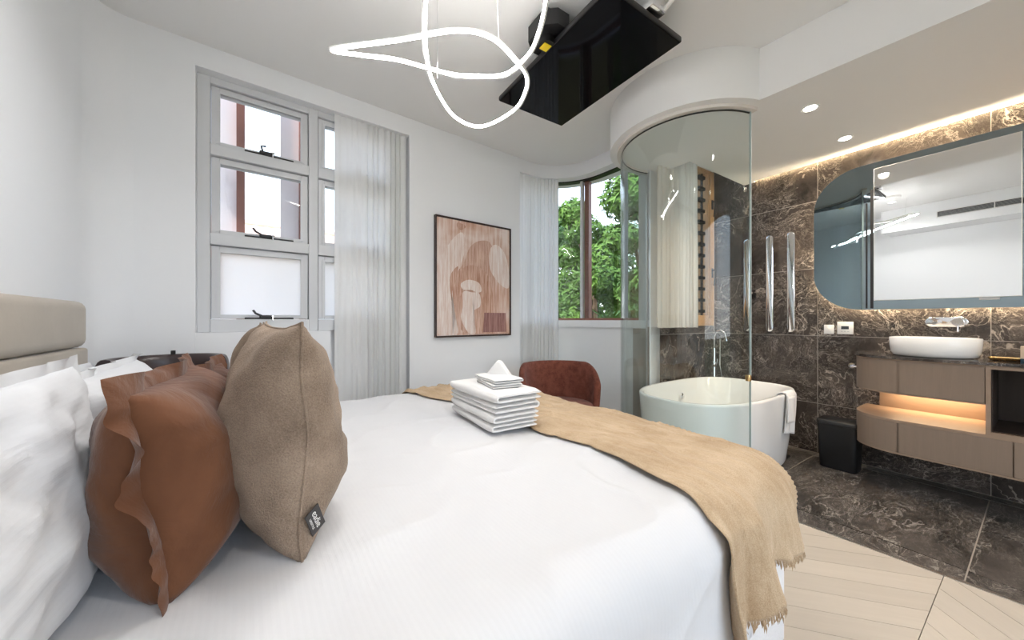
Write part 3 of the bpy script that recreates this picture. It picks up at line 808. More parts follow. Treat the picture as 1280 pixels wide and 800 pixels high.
stack = [(.0, .235, .0175, 2, -1, .43), (.0, .24, .0185, 2, -1, .44), (.0, .245, .0195, 2, 1, .44), (.004, .25, .0215, 2, -1, .45)]
labs = ['bottom folded white bath towel of the stack on the bed', 'second folded white towel from the bottom of the stack on the bed',
        'third folded white towel from the bottom of the stack on the bed', 'top large folded white towel of the stack, under the small ones']
z = tz
for i, (xo, dp, th_, ly, fl_, wd) in enumerate(stack):
    b_, ht = towel(None, 't', -wd/2, wd/2, dp, th_, ly, 0, fl_, i*7, xo=xo)
    o = b_.build('towel', M['towel'], smooth=True, ang=60); place(o, F1, TX+random.uniform(-.004, .004), TY, z, R(-6+i)); tag(o, labs[i], 'towel', 'stack of folded white towels on the bed'); z += ht + .0015
for i in range(2):
    b_, ht = towel(None, 't', -.11, .11, .15, .010, 2, 0, 1, 60+i*7)
    o = b_.build('face_towel', M['towel'], smooth=True, ang=60); place(o, F1, TX+.015, TY-.03, z, R(-12+4*i))
    tag(o, ('lower' if i == 0 else 'upper') + ' small folded white face towel on top of the towel stack', 'towel', 'small white towels on the towel stack'); z += ht + .001
# small towel folded to a triangle standing behind
b_ = MB()
tri = [(-.075, 0), (.075, 0), (.012, .085), (-.004, .088)]
def roundtri(k, s_): return [(p[0]*s_, k, .03 + (p[1]-.03)*s_) for p in tri]
for j, (yy, s0) in enumerate(((-.02, .96), (0, 1.0), (.02, .94))):
    b_.rings([roundtri(yy-.010, s0*.9), roundtri(yy-.006, s0), roundtri(yy+.006, s0), roundtri(yy+.010, s0*.9)])
o = b_.build('folded_towel', M['towel'], smooth=True, ang=50)
bv = o.modifiers.new('round', 'BEVEL'); bv.width = .004; bv.segments = 2
place(o, F1, TX+.055, TY+.02, z-.026, R(-50)); tag(o, 'small white towel folded into a standing triangle behind the face towels', 'towel')

# ================================================================== CURTAINS
def curtain(name, lab, pts, z0, z1, amp, waves, mat, n=None, flat=0.0, frame=F1, gather=0):
    """pleated cloth along a plan path"""
    P = [Vector((p[0], p[1], 0)) for p in pts]; ln = [0]
    for a, b in zip(P[:-1], P[1:]): ln.append(ln[-1] + (b-a).length)
    T = ln[-1]
    def at(s_):
        d = s_*T
        for i in range(len(P)-1):
            if d <= ln[i+1] or i == len(P)-2:
                k = (d - ln[i])/(ln[i+1]-ln[i]); tt = (P[i+1]-P[i]).normalized(); return P[i].lerp(P[i+1], k), tt
    def f(u, v):
        p, tt = at(u); nn = Vector((-tt.y, tt.x, 0))
        am = amp*(1 if u > flat else .08 + .2*u/max(flat, .01))
        am *= (.75 + .35*v)
        ph = 2*pi*waves*(u + .012*sin(u*23))
        zz = z1 + (z0-z1)*v
        q = p + nn*am*(sin(ph) + .25*sin(ph*2.1 + v*1.5)) + tt*am*.35*sin(ph*2) + nn*.006*nz(u*9, v*4, 2)
        return (q.x, q.y, zz + .004*sin(ph)*v)
    o = MB().grid(f, n or int(waves*12), 14).build(name, M[mat], frame=frame, smooth=True, ang=None, recalc=False)
    tag(o, lab, 'curtain'); return o
c_ = curtain('curtain', 'tall white pleated curtain beside the sash window', [(.53, 2.917), (1.085, 2.917)], .012, 2.86, .018, 12, 'curtain', flat=.40)
cpath = [(2.315, 2.905)] + [(2.43 + .515*sin(R(t)), 2.40 + .515*cos(R(t))) for t in range(0, 44, 3)]
c_ = curtain('curtain', 'white pleated curtain curving beside the corner window behind the rust chair', cpath, .012, 2.86, .016, 12, 'curtain')
c_ = curtain('curtain', 'short beige curtain hanging in front of the louvre window behind the shower glass', [(2.80, 1.90), (3.36, 1.86)], 1.11, 2.87, .018, 10, 'curtain_b', frame=F2)
for nm, lab, pts, fr in (('curtain_track', 'white curtain track above the sash window curtain', [(-.2, 2.94, 2.875), (1.09, 2.94, 2.875)], F1), ('curtain_track', 'white curtain track above the beige bathroom curtain', [(2.99, 1.87, 2.88), (3.95, 1.87, 2.88)], F2)):
    o = MB().tube(pts, .008, 6).build(nm, M['white'], frame=fr); tag(o, lab, 'curtain track')

# ================================================================== ARTWORK
art = thing(F1, 'framed_painting', 'framed abstract painting in blush and brown strokes on the white wall', 'painting', 1.735, 2.88, 1.025)
AW, AH = .83, 1.085
fr = MB()
for (x0, x1, z0, z1) in ((-AW/2, -AW/2+.012, 0, AH), (AW/2-.012, AW/2, 0, AH), (-AW/2+.012, AW/2-.012, 0, .012), (-AW/2+.012, AW/2-.012, AH-.012, AH)):
    fr.box(x0, x1, -.042, -.004, z0, z1, .0015)
fr.build('frame', plain('dark brown frame', (.035, .015, .012), .4), art)
t = NT('blush canvas'); o_ = t.obj((1, 1, 1)); 
st = t.noise(t.obj((16, 1, 1.2), (0, R(10), 0)), 2.2, 6, .65, .3); bl = t.noise(o_, 2.4, 3, .5, .8)
col = t.ramp(t.math('ADD', t.math('MULTIPLY', st, .45), t.math('MULTIPLY', bl, .55)), [(.36, (.50, .27, .19)), (.47, (.64, .43, .34)), (.58, (.78, .66, .60)), (.7, (.82, .73, .68))])
M['canvas'] = t.done(t.bsdf(col, .8, 0, .2, t.bump(st, .2, .003)))
box('canvas', M['canvas'], -AW/2+.015, AW/2-.015, -.032, -.006, .015, AH-.015, parent=art)
def strokemat(name, c1, c2, rot):
    t = NT(name); n = t.noise(t.obj((34, 1, 2.2), (0, R(rot), 0)), 1.6, 5, .7, .2)
    return t.done(t.bsdf(t.ramp(n, [(.38, c1), (.62, c2)]), .75, 0, .2, t.bump(n, .3, .003)))
PB = strokemat('brown stroke', (.42, .21, .135), (.68, .47, .38), 8); PP = strokemat('pale stroke', (.70, .53, .45), (.86, .78, .74), 12)
PM = strokemat('mid stroke', (.46, .25, .18), (.70, .50, .41), 0); PD = strokemat('dusky stroke', (.25, .12, .11), (.42, .24, .21), 0)
def stroke(pts, mat, lift, k=6):
    # pts in picture fractions (0..1 from left, 0..1 from top)
    q = spline([((p[0]-.5)*(AW-.03), (1-p[1])*(AH-.03)+.015, 0) for p in pts], k)
    q = [(max(-AW/2+.016, min(AW/2-.016, v.x)), max(.016, min(AH-.016, v.y))) for v in q]
    b_ = MB(); lo = [b_.b.verts.new((x, -.032, z)) for x, z in q]; hi = [b_.b.verts.new((x, -.0322-lift, z)) for x, z in q]
    b_.b.faces.new(hi)
    for i in range(len(q)): j = (i+1) % len(q); b_.b.faces.new((lo[i], lo[j], hi[j], hi[i]))
    bmesh.ops.triangulate(b_.b, faces=b_.b.faces[:])
    b_.build('paint_stroke', mat, art)
stroke([(.02, .98), (.0, .5), (.12, .25), (.30, .10), (.36, .2), (.30, .38), (.2, .5), (.18, .75), (.26, .98)], PP, .0004)
stroke([(.42, .22), (.55, .15), (.70, .15), (.76, .28), (.78, .5), (.8, .8), (.75, .99), (.5, .99), (.30, .95), (.2, .7), (.22, .5), (.34, .36)], PM, .0006)
stroke([(.35, .40), (.5, .38), (.66, .45), (.74, .62), (.76, .86), (.72, .98), (.58, .97), (.56, .75), (.5, .6), (.36, .58), (.28, .66), (.26, .50)], PB, .0009)
stroke([(.62, .80), (.94, .80), (.95, .98), (.60, .98)], PD, .0012, 1)
stroke([(.30, .55), (.40, .51), (.54, .53), (.58, .60), (.52, .62), (.44, .60), (.33, .60)], PP, .0015)
stroke([(.33, .62), (.45, .62), (.55, .63), (.56, .74), (.46, .80), (.50, .98), (.40, .98), (.30, .85), (.33, .74)], PP, .0013)
stroke([(.70, .22), (.80, .16), (.93, .24), (.99, .4), (.99, .55), (.90, .55), (.78, .48), (.70, .38)], PP, .0011)
stroke([(.18, .70), (.16, .5), (.26, .40), (.24, .5), (.19, .62)], PB, .0016)
stroke([(.26, .02), (.34, .03), (.36, .05), (.30, .08), (.25, .05)], PB, .0016)

# ================================================================== RUST CHAIR
def barrel_chair(F, x, y, rz, lab):
    t_ = thing(F, 'barrel_chair', lab, 'chair', x, y, 0, rz)     # local +x is the open front
    def back(u, v):
        # u around, v across the thickness loop
        a = R(78) + R(204)*u; e = min(u, 1-u)
        top = .80 - .16*max(0, 1 - e/.22)**1.6
        ro, ri = .325, .265
        k = v*4
        c_r, c_z = (ro+ri)/2, 0
        ang = 2*pi*v
        hz = (top - .36)/2; hr = (ro-ri)/2*(1 if e > .01 else .75)
        ca, sa = cos(ang), sin(ang); pwr = .45
        r = c_r + hr*math.copysign(abs(ca)**.8, ca); z_ = .36 + hz + hz*math.copysign(abs(sa)**.35, sa)
        r += .03*(z_-.36)/.44
        return (r*cos(a)*1.0, r*sin(a)*1.02, z_)
    b_ = MB(); rings = [[back(i/56, j/28) for j in range(28)] for i in range(57)]
    b_.rings(rings); b_.build('backrest', M['boucle'], t_, smooth=True, ang=70)
    prof = [(.02, .34), (.22, .34), (.262, .36), (.275, .40), (.275, .445), (.262, .475), (.22, .487), (.02, .492)]
    MB().lathe(prof, 40, c=(.03, 0, 0)).build('seat', M['boucle'], t_, smooth=True, ang=70)
    for a in (45, 135, 225, 315):
        cx, sy = cos(R(a)), sin(R(a))
        MB().tube([(.21*cx, .21*sy, .345), (.25*cx, .25*sy, 0)], [.018, .011], 10).build('leg', M['black'], t_, smooth=True)
    return t_
barrel_chair(F1, 2.13, 2.12, R(-120), 'rust boucle barrel chair beyond the foot of the bed by the corner window')

# dark leather chair in the corner between bed and window wall
lc = thing(F1, 'leather_chair', 'dark brown leather tub chair in the corner, only its rounded top showing behind the pillows', 'chair', -.335, 2.60, 0)
def lb(u, v):
    a = R(-15) + R(210)*u; ang = 2*pi*v; ro, ri = .215, .165
    ca, sa = cos(ang), sin(ang); hr = .032; top = .985; hz = (top-.30)/2
    r = .185 + hr*math.copysign(abs(ca)**.7, ca); z_ = .30 + hz + hz*math.copysign(abs(sa)**.25, sa)
    return (r*cos(a)*1.2, r*sin(a)*.95, z_)
MB().rings([[lb(i/40, j/24) for j in range(24)] for i in range(41)]).build('backrest', M['leather'], lc, smooth=True, ang=70)
MB().lathe([(.02, .38), (.14, .38), (.165, .41), (.165, .47), (.14, .49), (.02, .495)], 32).build('seat', M['leather'], lc, smooth=True, ang=70)
for a in (45, 135, 225, 315): MB().tube([(.12*cos(R(a)), .12*sin(R(a)), .385), (.16*cos(R(a)), .16*sin(R(a)), 0)], [.015, .01], 8).build('leg', M['black'], lc, smooth=True)
MB().box(-.01, .01, .165, .185, .975, 1.005, .003).build('button', M['black'], lc)

# ================================================================== TELEVISION folded up under the ceiling
tv = thing(F2, 'television', 'black flat television folded horizontally under the ceiling on a bracket', 'television', 1.30, 2.02, 2.725)
# corners measured: A(-.097,2.47) B(.40,2.77) C(.947,1.93) D(.449,1.63) in the world plan
def toF(F, X, Y): return (X*F.c + Y*F.s, -X*F.s + Y*F.c)
ce, cd = toF(F2, (-.097+.947)/2, (2.47+1.93)/2)
place(tv, F2, ce, cd, 2.725)
hw, hl = .293, .502
MB().box(-hw, hw, -hl, hl, .0, .032, .006).build('casing', M['black'], tv, smooth=True)
MB().box(-hw+.006, hw-.006, -hl+.006, hl-.006, -.003, .002, .001).build('screen', M['black_gloss'], tv)
box('mount_plate', M['black'], -.12, .12, -.14, .14, .032, .055, parent=tv, bev=.004)
ar = MB().box(-.27, -.03, -.12, -.085, .06, .10, .004).box(-.27, -.03, -.03, .005, .06, .10, .004); ar.build('folding_arm', M['black'], tv)
mo = MB().prism([(-.39, -.13), (-.33, -.18), (-.25, -.18), (-.25, .06), (-.33, .06), (-.39, .01)], .045, .13).box(-.37, -.27, -.13, .01, .13, .163, .01).lathe([(.02, .0), (.045, .005), (.045, .05), (.02, .055)], 16, c=(-.315, -.06, .0)).build('mount_motor', M['black'], tv, smooth=True)
box('warning_label', plain('yellow label', (.85, .62, .02), .5), -.345, -.297, -.085, -.035, -.003, .0, parent=mo)
box('ceiling_bracket', M['chrome'], -.01, .10, -.53, -.43, .045, .163, parent=tv, bev=.004)
MB().tube([(.08, -.44, .06), (.09, -.52, .06), (.11, -.57, .10)], .012, 8).build('bracket_arm', M['white'], tv, smooth=True)

# ================================================================== PENDANT
pend = bpy.data.objects.new('loop_pendant_light', None); COL.objects.link(pend); pend.location = (-.15, 1.45, 2.40)
tag(pend, 'looping white ribbon pendant light glowing under the bedroom ceiling', 'pendant light')
PC = Vector((-.15, 1.45, 2.40))
ctrl = [(-.81, 1.574, 2.40), (-.50, 1.545, 2.42), (-.24, 1.52, 2.44), (-.09, 1.56, 2.44), (.02, 1.66, 2.41), (.072, 1.745, 2.40), (.068, 1.80, 2.355), (.005, 1.87, 2.30),
        (-.17, 1.93, 2.25), (-.315, 1.89, 2.285), (-.385, 1.72, 2.34), (-.395, 1.62, 2.40), (-.375, 1.50, 2.44), (-.33, 1.36, 2.50), (-.255, 1.20, 2.56), (-.08, 1.09, 2.60), (.07, 1.15, 2.58), (.135, 1.30, 2.55), (.14, 1.45, 2.50), (.11, 1.62, 2.475), (.058, 1.66, 2.42), (-.035, 1.69, 2.37), (-.16, 1.67, 2.348), (-.29, 1.63, 2.33), (-.52, 1.59, 2.365), (-.70, 1.578, 2.38)]
pts = [Vector(p) - PC for p in spline(ctrl, 10)]
N = len(pts)
def sweep(prof):
    rs = []
    for i in range(N):
        t_ = (pts[(i+1) % N] - pts[i-1]).normalized()
        inw = (Vector((-.05, .0, -.10)) - pts[i]); inw = (inw - t_*inw.dot(t_)).normalized(); bn = t_.cross(inw)
        rs.append([tuple(pts[i] + inw*a + bn*b_) for a, b_ in prof])
    rs.append(rs[0]); m_ = MB().rings(rs, False, False); return m_
sweep([(-.010, -.0085), (-.010, .0085), (.001, .0085), (.001, -.0085)]).build('channel', M['white'], pend, smooth=True)
sweep([(.0005, -.0075), (.0005, .0075), (.0045, .006), (.0045, -.006)]).build('light_strip', M['led'], pend, smooth=True)
for p in ((-.355, 1.66, 2.33), (-.06, 1.575, 2.44), (-.20, 1.15, 2.585)):
    a = Vector(p) - PC; b_ = Vector((-.12, 1.35, 2.87)) - PC
    MB().tube([tuple(a), tuple(Vector((p[0]*.9 - .02, p[1]*.93 + .05, 2.885)) - PC)], .0012, 5).build('wire', M['steel'], pend)
MB().lathe([(.09, 0), (.09, .025)], 28, c=(.0, -.15, .463)).build('canopy', M['white'], pend, smooth=True)

# ================================================================== DOWNLIGHTS
def downlight(X, Y, z, lab, watt, col, grp=None, size=150, blend=.6):
    o = bpy.data.objects.new('downlight', None); COL.objects.link(o); o.location = (X, Y, z); tag(o, lab, 'downlight', grp)
    MB().lathe([(.034, -.001), (.046, -.004), (.048, -.001), (.048, 0)], 28).build('trim_ring', M['white'], o, smooth=True)
    MB().lathe([(.034, -.003), (.034, -.001)], 24).build('lens', M['led_disc'], o)
    l = bpy.data.lights.new('lamp', 'SPOT'); l.energy = watt; l.spot_size = R(size); l.spot_blend = blend; l.shadow_soft_size = .035; l.color = col
    lo = bpy.data.objects.new('lamp', l); COL.objects.link(lo); lo.parent = o; lo.location = (0, 0, -.012)
    return o
WC = (1, .84, .66); WM = (1, .97, .93)
downlight(1.95, 2.28, 2.565, 'warm recessed downlight in the bathroom ceiling, nearer the bedroom', BATH_W, WC)
downlight(2.54, 2.66, 2.565, 'warm recessed downlight in the bathroom ceiling, nearer the marble wall', BATH_W, WC)
for e_, d_, k in ((3.35, -.35, 'over the right end of the vanity'), (2.95, 1.45, 'over the bathtub, hidden by the round soffit')):
    if d_ > 1: continue
    X, Y = D(e_, d_); downlight(X, Y, 2.565, 'warm recessed downlight ' + k, BATH_W, WC)
for v, u, k in ((.3, -.4, 'behind the camera near the bed head'), (1.7, -.4, 'behind the camera near the bathroom'), (1.0, -1.3, 'near the added back window'), (.35, 1.2, 'above the bed head')):  # out-of-view bedroom lamps, added to brighten the interior
    X, Y = C(v, u); downlight(X, Y, 2.89, 'white bedroom downlight, unseen, added as fill light ' + k, FILL_W, WM)

# ================================================================== SHOWER SCREEN AND TUB
ss = bpy.data.objects.new('shower_screen', None); COL.objects.link(ss); ss.location = (DR_C[0], DR_C[1], 0)
tag(ss, 'tall curved frameless glass screen around the bathtub', 'shower screen')
def rel(P_): return [(x-DR_C[0], y-DR_C[1]) for x, y in P_]
A0, A1 = 105.5, 290.0
MB().strip(rel(circ(.498, A0, A1, 60)), rel(circ(.508, A0, A1, 60)), .006, 2.545).build('glass_panel', M['shower'], ss, smooth=True)
MB().strip(rel(circ(.492, A0, A1+3, 60)), rel(circ(.535, A0, A1+3, 60)), 2.545, 2.565).build('top_rail', M['stone'], ss, smooth=True)
MB().strip(rel(circ(.494, A0, A1, 60)), rel(circ(.500, A0, A1, 60)), 2.538, 2.547).build('top_gasket', M['black'], ss, smooth=True)
MB().strip(rel(circ(.497, A1, A1+.35, 2)), rel(circ(.509, A1, A1+.35, 2)), .006, 2.545).build('glass_edge', M['glass_edge'], ss)
MB().strip(rel(circ(.494, A0, A0+.9, 2)), rel(circ(.512, A0, A0+.9, 2)), .006, 2.545).build('wall_channel', M['steel'], ss)
x, y = rel(circ(.50, A1-1.5, A1, 1))[0]
MB().lathe([(.016, -.02), (.018, 0), (.016, .02)], 14, c=(x, y, .80)).build('glass_clamp', M['brass'], ss, smooth=True)

tub = thing(F2, 'bathtub', 'freestanding white oval bathtub behind the curved glass', 'bathtub', 3.05, 1.535, 0)
def sel(a, b_, z, n=56, pl=2.6, pr=3.6, dx=0):
    out = []
    for i in range(n):
        t_ = 2*pi*i/n; c_, s_ = cos(t_), sin(t_); p = pr if c_ > 0 else pl
        out.append((a*math.copysign(abs(c_)**(2/p), c_) + dx, b_*math.copysign(abs(s_)**(2/p), s_), z))
    return out
A_, B_ = .725, .43
rg = [sel(A_-.085, B_-.05, .012), sel(A_-.075, B_-.045, .03), sel(A_-.045, B_-.028, .20), sel(A_-.015, B_-.01, .42), sel(A_, B_, .578), sel(A_, B_, .592), sel(A_-.006, B_-.006, .600),
      sel(A_-.024, B_-.024, .600), sel(A_-.034, B_-.034, .590), sel(A_-.075, B_-.06, .45), sel(A_-.16, B_-.10, .25), sel(A_-.24, B_-.14, .17), sel(A_-.40, B_-.26, .155), sel(.04, .04, .152)]
MB().rings(rg).build('shell', M['ceramic'], tub, smooth=True, ang=60)
MB().lathe([(.035, 0), (.035, .006), (.028, .010), (.01, .011)], 20, c=(.0, .0, .153)).build('drain', M['chrome'], tub, smooth=True)
ov = MB().lathe([(.028, 0), (.03, .006), (.022, .012), (.006, .013)], 20).build('overflow', M['chrome'], tub, smooth=True); ov.location = (.1, .345, .46); ov.rotation_euler = (R(78), 0, 0)
box('plinth', M['black'], -.60, .60, -.33, .33, .0, .014, parent=tub)
# hand towel hung over the rim
b_ = MB()
prof = [(.075, .40), (.07, .50), (.062, .575), (.045, .606), (.02, .614), (-.005, .610), (-.016, .59), (-.013, .50), (-.005, .40), (.003, .30)]
def ht(u, v):
    k = v*(len(prof)-1); i = min(int(k), len(prof)-2); f_ = k-i
    y = prof[i][0]*(1-f_)+prof[i+1][0]*f_; z_ = prof[i][1]*(1-f_)+prof[i+1][1]*f_
    out = max(0, (.6-z_)) if v > .5 else 0
    return ((u-.5)*(.17 - .05*out/.3*0) + .01*nz(v*3, u*2, 4), y - .010*sin(u*7)*min(1, out*6) - .006, z_ - (.03*u if v > .95 else 0))
o = b_.grid(ht, 26, 54).build('hand_towel', M['towel'], smooth=True, ang=None)
place(o, F2, 3.33, 1.112, 0); tag(o, 'white hand towel hanging over the right front rim of the bathtub', 'towel')
md = o.modifiers.new('thick', 'SOLIDIFY'); md.thickness = .009; md.offset = 0
o2 = MB().grid(lambda u, v: ((u-.5)*.13-.035, -.038 + .004*sin(u*8), .585 - .20*v), 10, 12).build('towel_fold', M['towel'], o, smooth=True)
md = o2.modifiers.new('thick', 'SOLIDIFY'); md.thickness = .009
# bath filler
bfil = thing(F2, 'bath_filler', 'tall chrome bath tap with curved spout and hand shower in the tub corner', 'tap', 3.84, 1.955-.02, 0)
MB().lathe([(.05, 0), (.05, .012), (.02, .014), (.016, .02), (.016, .86), (.014, .88)], 16).build('column', M['chrome'], bfil, smooth=True)
MB().tube([(0, 0, .86), (0, 0, 1.0), (.0, -.02, 1.05), (0, -.07, 1.07), (0, -.11, 1.04), (0, -.125, .96)], .013, 12).build('spout', M['chrome'], bfil, smooth=True)
MB().lathe([(.015, 0), (.022, .01), (.022, .05), (.015, .06)], 14, c=(0, -.0, .68)).tube([(-.05, 0, .70), (.05, 0, .70)], .012, 10).tube([(.05, 0, .70), (.07, 0, .76)], .006, 8).build('mixer', M['chrome'], bfil, smooth=True)
MB().tube([(.06, -.03, .70), (.06, -.03, .98)], [.009, .012], 10).build('hand_shower', M['chrome'], bfil, smooth=True)
MB().tube([(.06, -.03, .70), (.07, -.05, .55), (.05, -.04, .40), (.02, -.01, .50), (.0, -.0, .66)], .006, 8).build('hose', M['chrome'], bfil, smooth=True)

# heated towel bars on the marble wall
for d_, lab in ((1.648, 'left vertical towel rail on the marble wall, seen through the shower glass'), (1.452, 'middle vertical towel rail on the marble wall right of the glass edge'), (1.283, 'right vertical towel rail on the marble wall, nearest the mirror')):
    o = thing(F2, 'towel_rail', lab, 'towel rail', 3.969, d_, 1.07, group='vertical chrome towel rails')
    ringp = lambda w_, h_: [(w_*cos(2*pi*i/32), h_/2 + (h_/2 - w_)*(1 if sin(2*pi*i/32) > 0 else -1) + w_*sin(2*pi*i/32)) for i in range(32)]
    b_ = MB(); q0, q1 = ringp(.030, .92), ringp(.024, .90)
    b_.rings([[(-.05, y, z) for y, z in q0], [(-.068, y, z) for y, z in q0], [(-.074, y, z + .01) for y, z in q1]]); b_.build('rail', M['chrome'], o, smooth=True)
    for z in (.12, .80): MB().tube([(-.05, 0, z), (-.0, 0, z)], .008, 10).build('bracket', M['chrome'], o, smooth=True)

# ================================================================== VANITY
van = thing(F2, 'vanity_cabinet', 'wall-hung oak vanity with rounded left end and a lit open shelf', 'cabinet', VW, 0, 0)
XF = -.499; RR = .26; YE = .80; YR = -1.25
def vplan(o_=0, y_right=YR, xb=0.0):
    """counter-clockwise plan outline with rounded front left corner, inset by o_"""
    r = RR - o_
    q = [(xb, YE - o_)]
    q += [(XF + RR - r*sin(R(t)), YE - RR + r*cos(R(t))) for t in range(0, 91, 6)]
    q += [(XF + o_, y_right), (xb, y_right)]
    return q
uc = MB().prism(vplan(.016, .194), .684, .910).build('upper_carcass', M['oak_h'], van, smooth=True)
lcb = MB().prism(vplan(.016, YR), .283, .485).build('lower_carcass', M['oak_h'], van, smooth=True)
MB().prism(vplan(.0, YR), .485, .503).build('shelf_board', M['oak_h'], van, smooth=True)
MB().prism(vplan(.0, YR), .272, .283).build('bottom_board', M['oak_h'], van, smooth=True)
MB().prism(vplan(.0, .194), .676, .684).build('upper_bottom_board', M['oak_h'], van, smooth=True)
MB().prism(vplan(.0, .194), .903, .912).build('top_lip', M['oak_h'], van, smooth=True)
box('niche_back', M['oak_h'], -.02, -.002, .194, .72, .503, .676, parent=van)
def front(a, b_, z0, z1, name, par=van):
    """door front following the plan outline between plan parameters: 'c' = curved part"""
    if a == 'c':
        outer = [(-.01, YE)] + [(XF+RR - RR*sin(R(t)), YE-RR + RR*cos(R(t))) for t in range(0, 91, 6)] + [(XF, .556)]
        inner = [(-.01, YE-.016)] + [(XF+RR - (RR-.016)*sin(R(t)), YE-RR + (RR-.016)*cos(R(t))) for t in range(0, 91, 6)] + [(XF+.016, .556)]
        return MB().strip(outer, inner, z0, z1).build(name, M['oak'], par, smooth=True)
    return box(name, M['oak'], XF, XF+.016, a, b_, z0, z1, parent=par)
front('c', 0, .686, .902, 'door'); front(.198, .552, .686, .902, 'drawer')
front('c', 0, .285, .484, 'door'); front(.103, .552, .285, .484, 'drawer'); front(-.45, .098, .285, .484, 'drawer'); front(-1.0, -.455, .285, .484, 'drawer')
# open cubby to the right
cb = MB()
cb.box(XF, -.0, .176, .194, .503, .912).box(XF, -.0, -.52, -.502, .503, .912).box(XF, 0, -.502, .176, .890, .912).box(XF, 0, -.502, .176, .503, .520)
cb.build('cubby_frame', M['oak_h'], van)
box('cubby_back', M['darkin'], -.03, -.01, -.502, .176, .52, .89, parent=van)
box('cubby_side', M['darkin'], XF+.02, -.03, .170, .1758, .521, .889, parent=van); box('cubby_floor', M['darkin'], XF+.02, -.03, -.50, .170, .5205, .526, parent=van); box('cubby_side', M['darkin'], XF+.02, -.03, -.5018, -.497, .521, .889, parent=van)
front(-1.0, -.525, .52, .90, 'door')
box('light_strip', M['led_warm'], -.06, -.045, .21, .66, .6745, .6758, parent=van)
l = bpy.data.lights.new('niche_lamp', 'AREA'); l.shape = 'RECTANGLE'; l.size = .02; l.size_y = .42; l.energy = 1.5; l.color = (1, .70, .42)
lo = bpy.data.objects.new('niche_lamp', l); COL.objects.link(lo); lo.parent = van; lo.location = (-.08, .43, .672)
wt = MB().prism(vplan(-.012, YR, .0), .9135, .931).build('worktop', M['marble_top'], smooth=True); place(wt, F2, VW-.001, 0, 0)
tag(wt, 'thin polished dark marble worktop on the oak vanity', 'worktop')
# basin
bs = thing(F2, 'vessel_basin', 'round white ceramic vessel basin standing on the dark marble worktop', 'basin', 3.70, .42, .932)
def ell(a, b_, z, n=48): return [(a*cos(2*pi*i/n), b_*sin(2*pi*i/n), z) for i in range(n)]
MB().rings([ell(.140, .165, 0), ell(.158, .185, .006), ell(.170, .198, .03), ell(.174, .203, .07), ell(.175, .205, .125), ell(.172, .202, .129), ell(.165, .195, .129), ell(.162, .192, .12), ell(.155, .185, .06), ell(.12, .14, .025), ell(.02, .02, .02)]).build('bowl', M['ceramic'], bs, smooth=True, ang=60)
MB().lathe([(.025, .02), (.025, .026), (.01, .028)], 16).build('waste', M['chrome'], bs, smooth=True)
# wall tap
tp = thing(F2, 'wall_tap', 'chrome wall tap on a pill-shaped plate above the basin', 'tap', 3.969, .39, 1.165)
q = [(.036*cos(2*pi*i/40) + (.062 if cos(2*pi*i/40) > 0 else -.062), .036*sin(2*pi*i/40)) for i in range(40)]
MB().rings([[(-.001, y, z) for y, z in q], [(-.010, y, z) for y, z in q], [(-.012, y*.97, z*.95) for y, z in q]]).build('plate', M['chrome'], tp, smooth=True)
MB().tube([(-.01, .035, 0), (-.15, .035, -.002), (-.175, .035, -.006)], [.015, .014, .013], 14).build('spout', M['chrome'], tp, smooth=True)
MB().tube([(-.01, -.055, 0), (-.055, -.055, 0)], .027, 20).build('mixer', M['chrome'], tp, smooth=True)
MB().tube([(-.048, -.055, -.02), (-.05, -.055, -.065)], .005, 8).build('handle', M['chrome'], tp, smooth=True)

# mirror cabinet
mc = thing(F2, 'mirror_cabinet', 'large backlit mirror cabinet with rounded left corners above the basin', 'mirror', 3.969, 0, 0)
def pill(y0, y1, z0, z1, r, k=14):
    q = [(y0, z0)]
    q += [(y1 - r + r*cos(R(-90+90*i/k)), z0 + r + r*sin(R(-90+90*i/k))) for i in range(k+1)]
    q += [(y1 - r + r*cos(R(90*i/k)), z1 - r + r*sin(R(90*i/k))) for i in range(k+1)]
    q += [(y0, z1)]; return q
P0 = pill(-.95, 1.10, 1.262, 2.405, .30)
def toX(P_, x): return [(x, y, z) for y, z in P_]
MB().rings([toX(P0, -.115), toX(P0, -.05)]).build('body', M['black'], mc, smooth=True)
P1 = pill(-.945, 1.095, 1.267, 2.40, .296)
MB().rings([toX(P0, -.121), toX(P0, -.1152)]).build('smoky_mirror', M['mirror_t'], mc)
P2 = pill(-.93, 1.06, 1.30, 2.365, .27)
a_, b_ = toX(P2, -.042), toX(P2, -.012)
hl_ = MB(); hl_.rings([a_, b_], False, False); hl_.build('backlight_strip', M['led_warm2'] if 'led_warm2' in M else M['led_cove'], mc)
MB().box(-.05, -.001, -.6, .75, 1.5, 2.2).build('wall_bracket', M['black'], mc)
dm = MB().box(-.145, -.128, .079, .729, 1.33, 2.35, .001).build('mirror_door', M['white'], mc)
box('clear_mirror', M['mirror'], -.1462, -.1452, .081, .727, 1.333, 2.347, parent=dm)
box('slot', M['black'], -.1245, -.1212, .735, .752, 1.27, 2.20, parent=mc); box('slot', M['black'], -.1245, -.1212, .768, .778, 1.27, 2.10, parent=mc)
box('bottom_catch', M['alu2'], -.14, -.122, .16, .24, 1.312, 1.328, parent=mc)
tmb = box('timber_panel', M['timber'], -.145, -.122, -.45, .066, 1.33, 2.35, parent=mc)

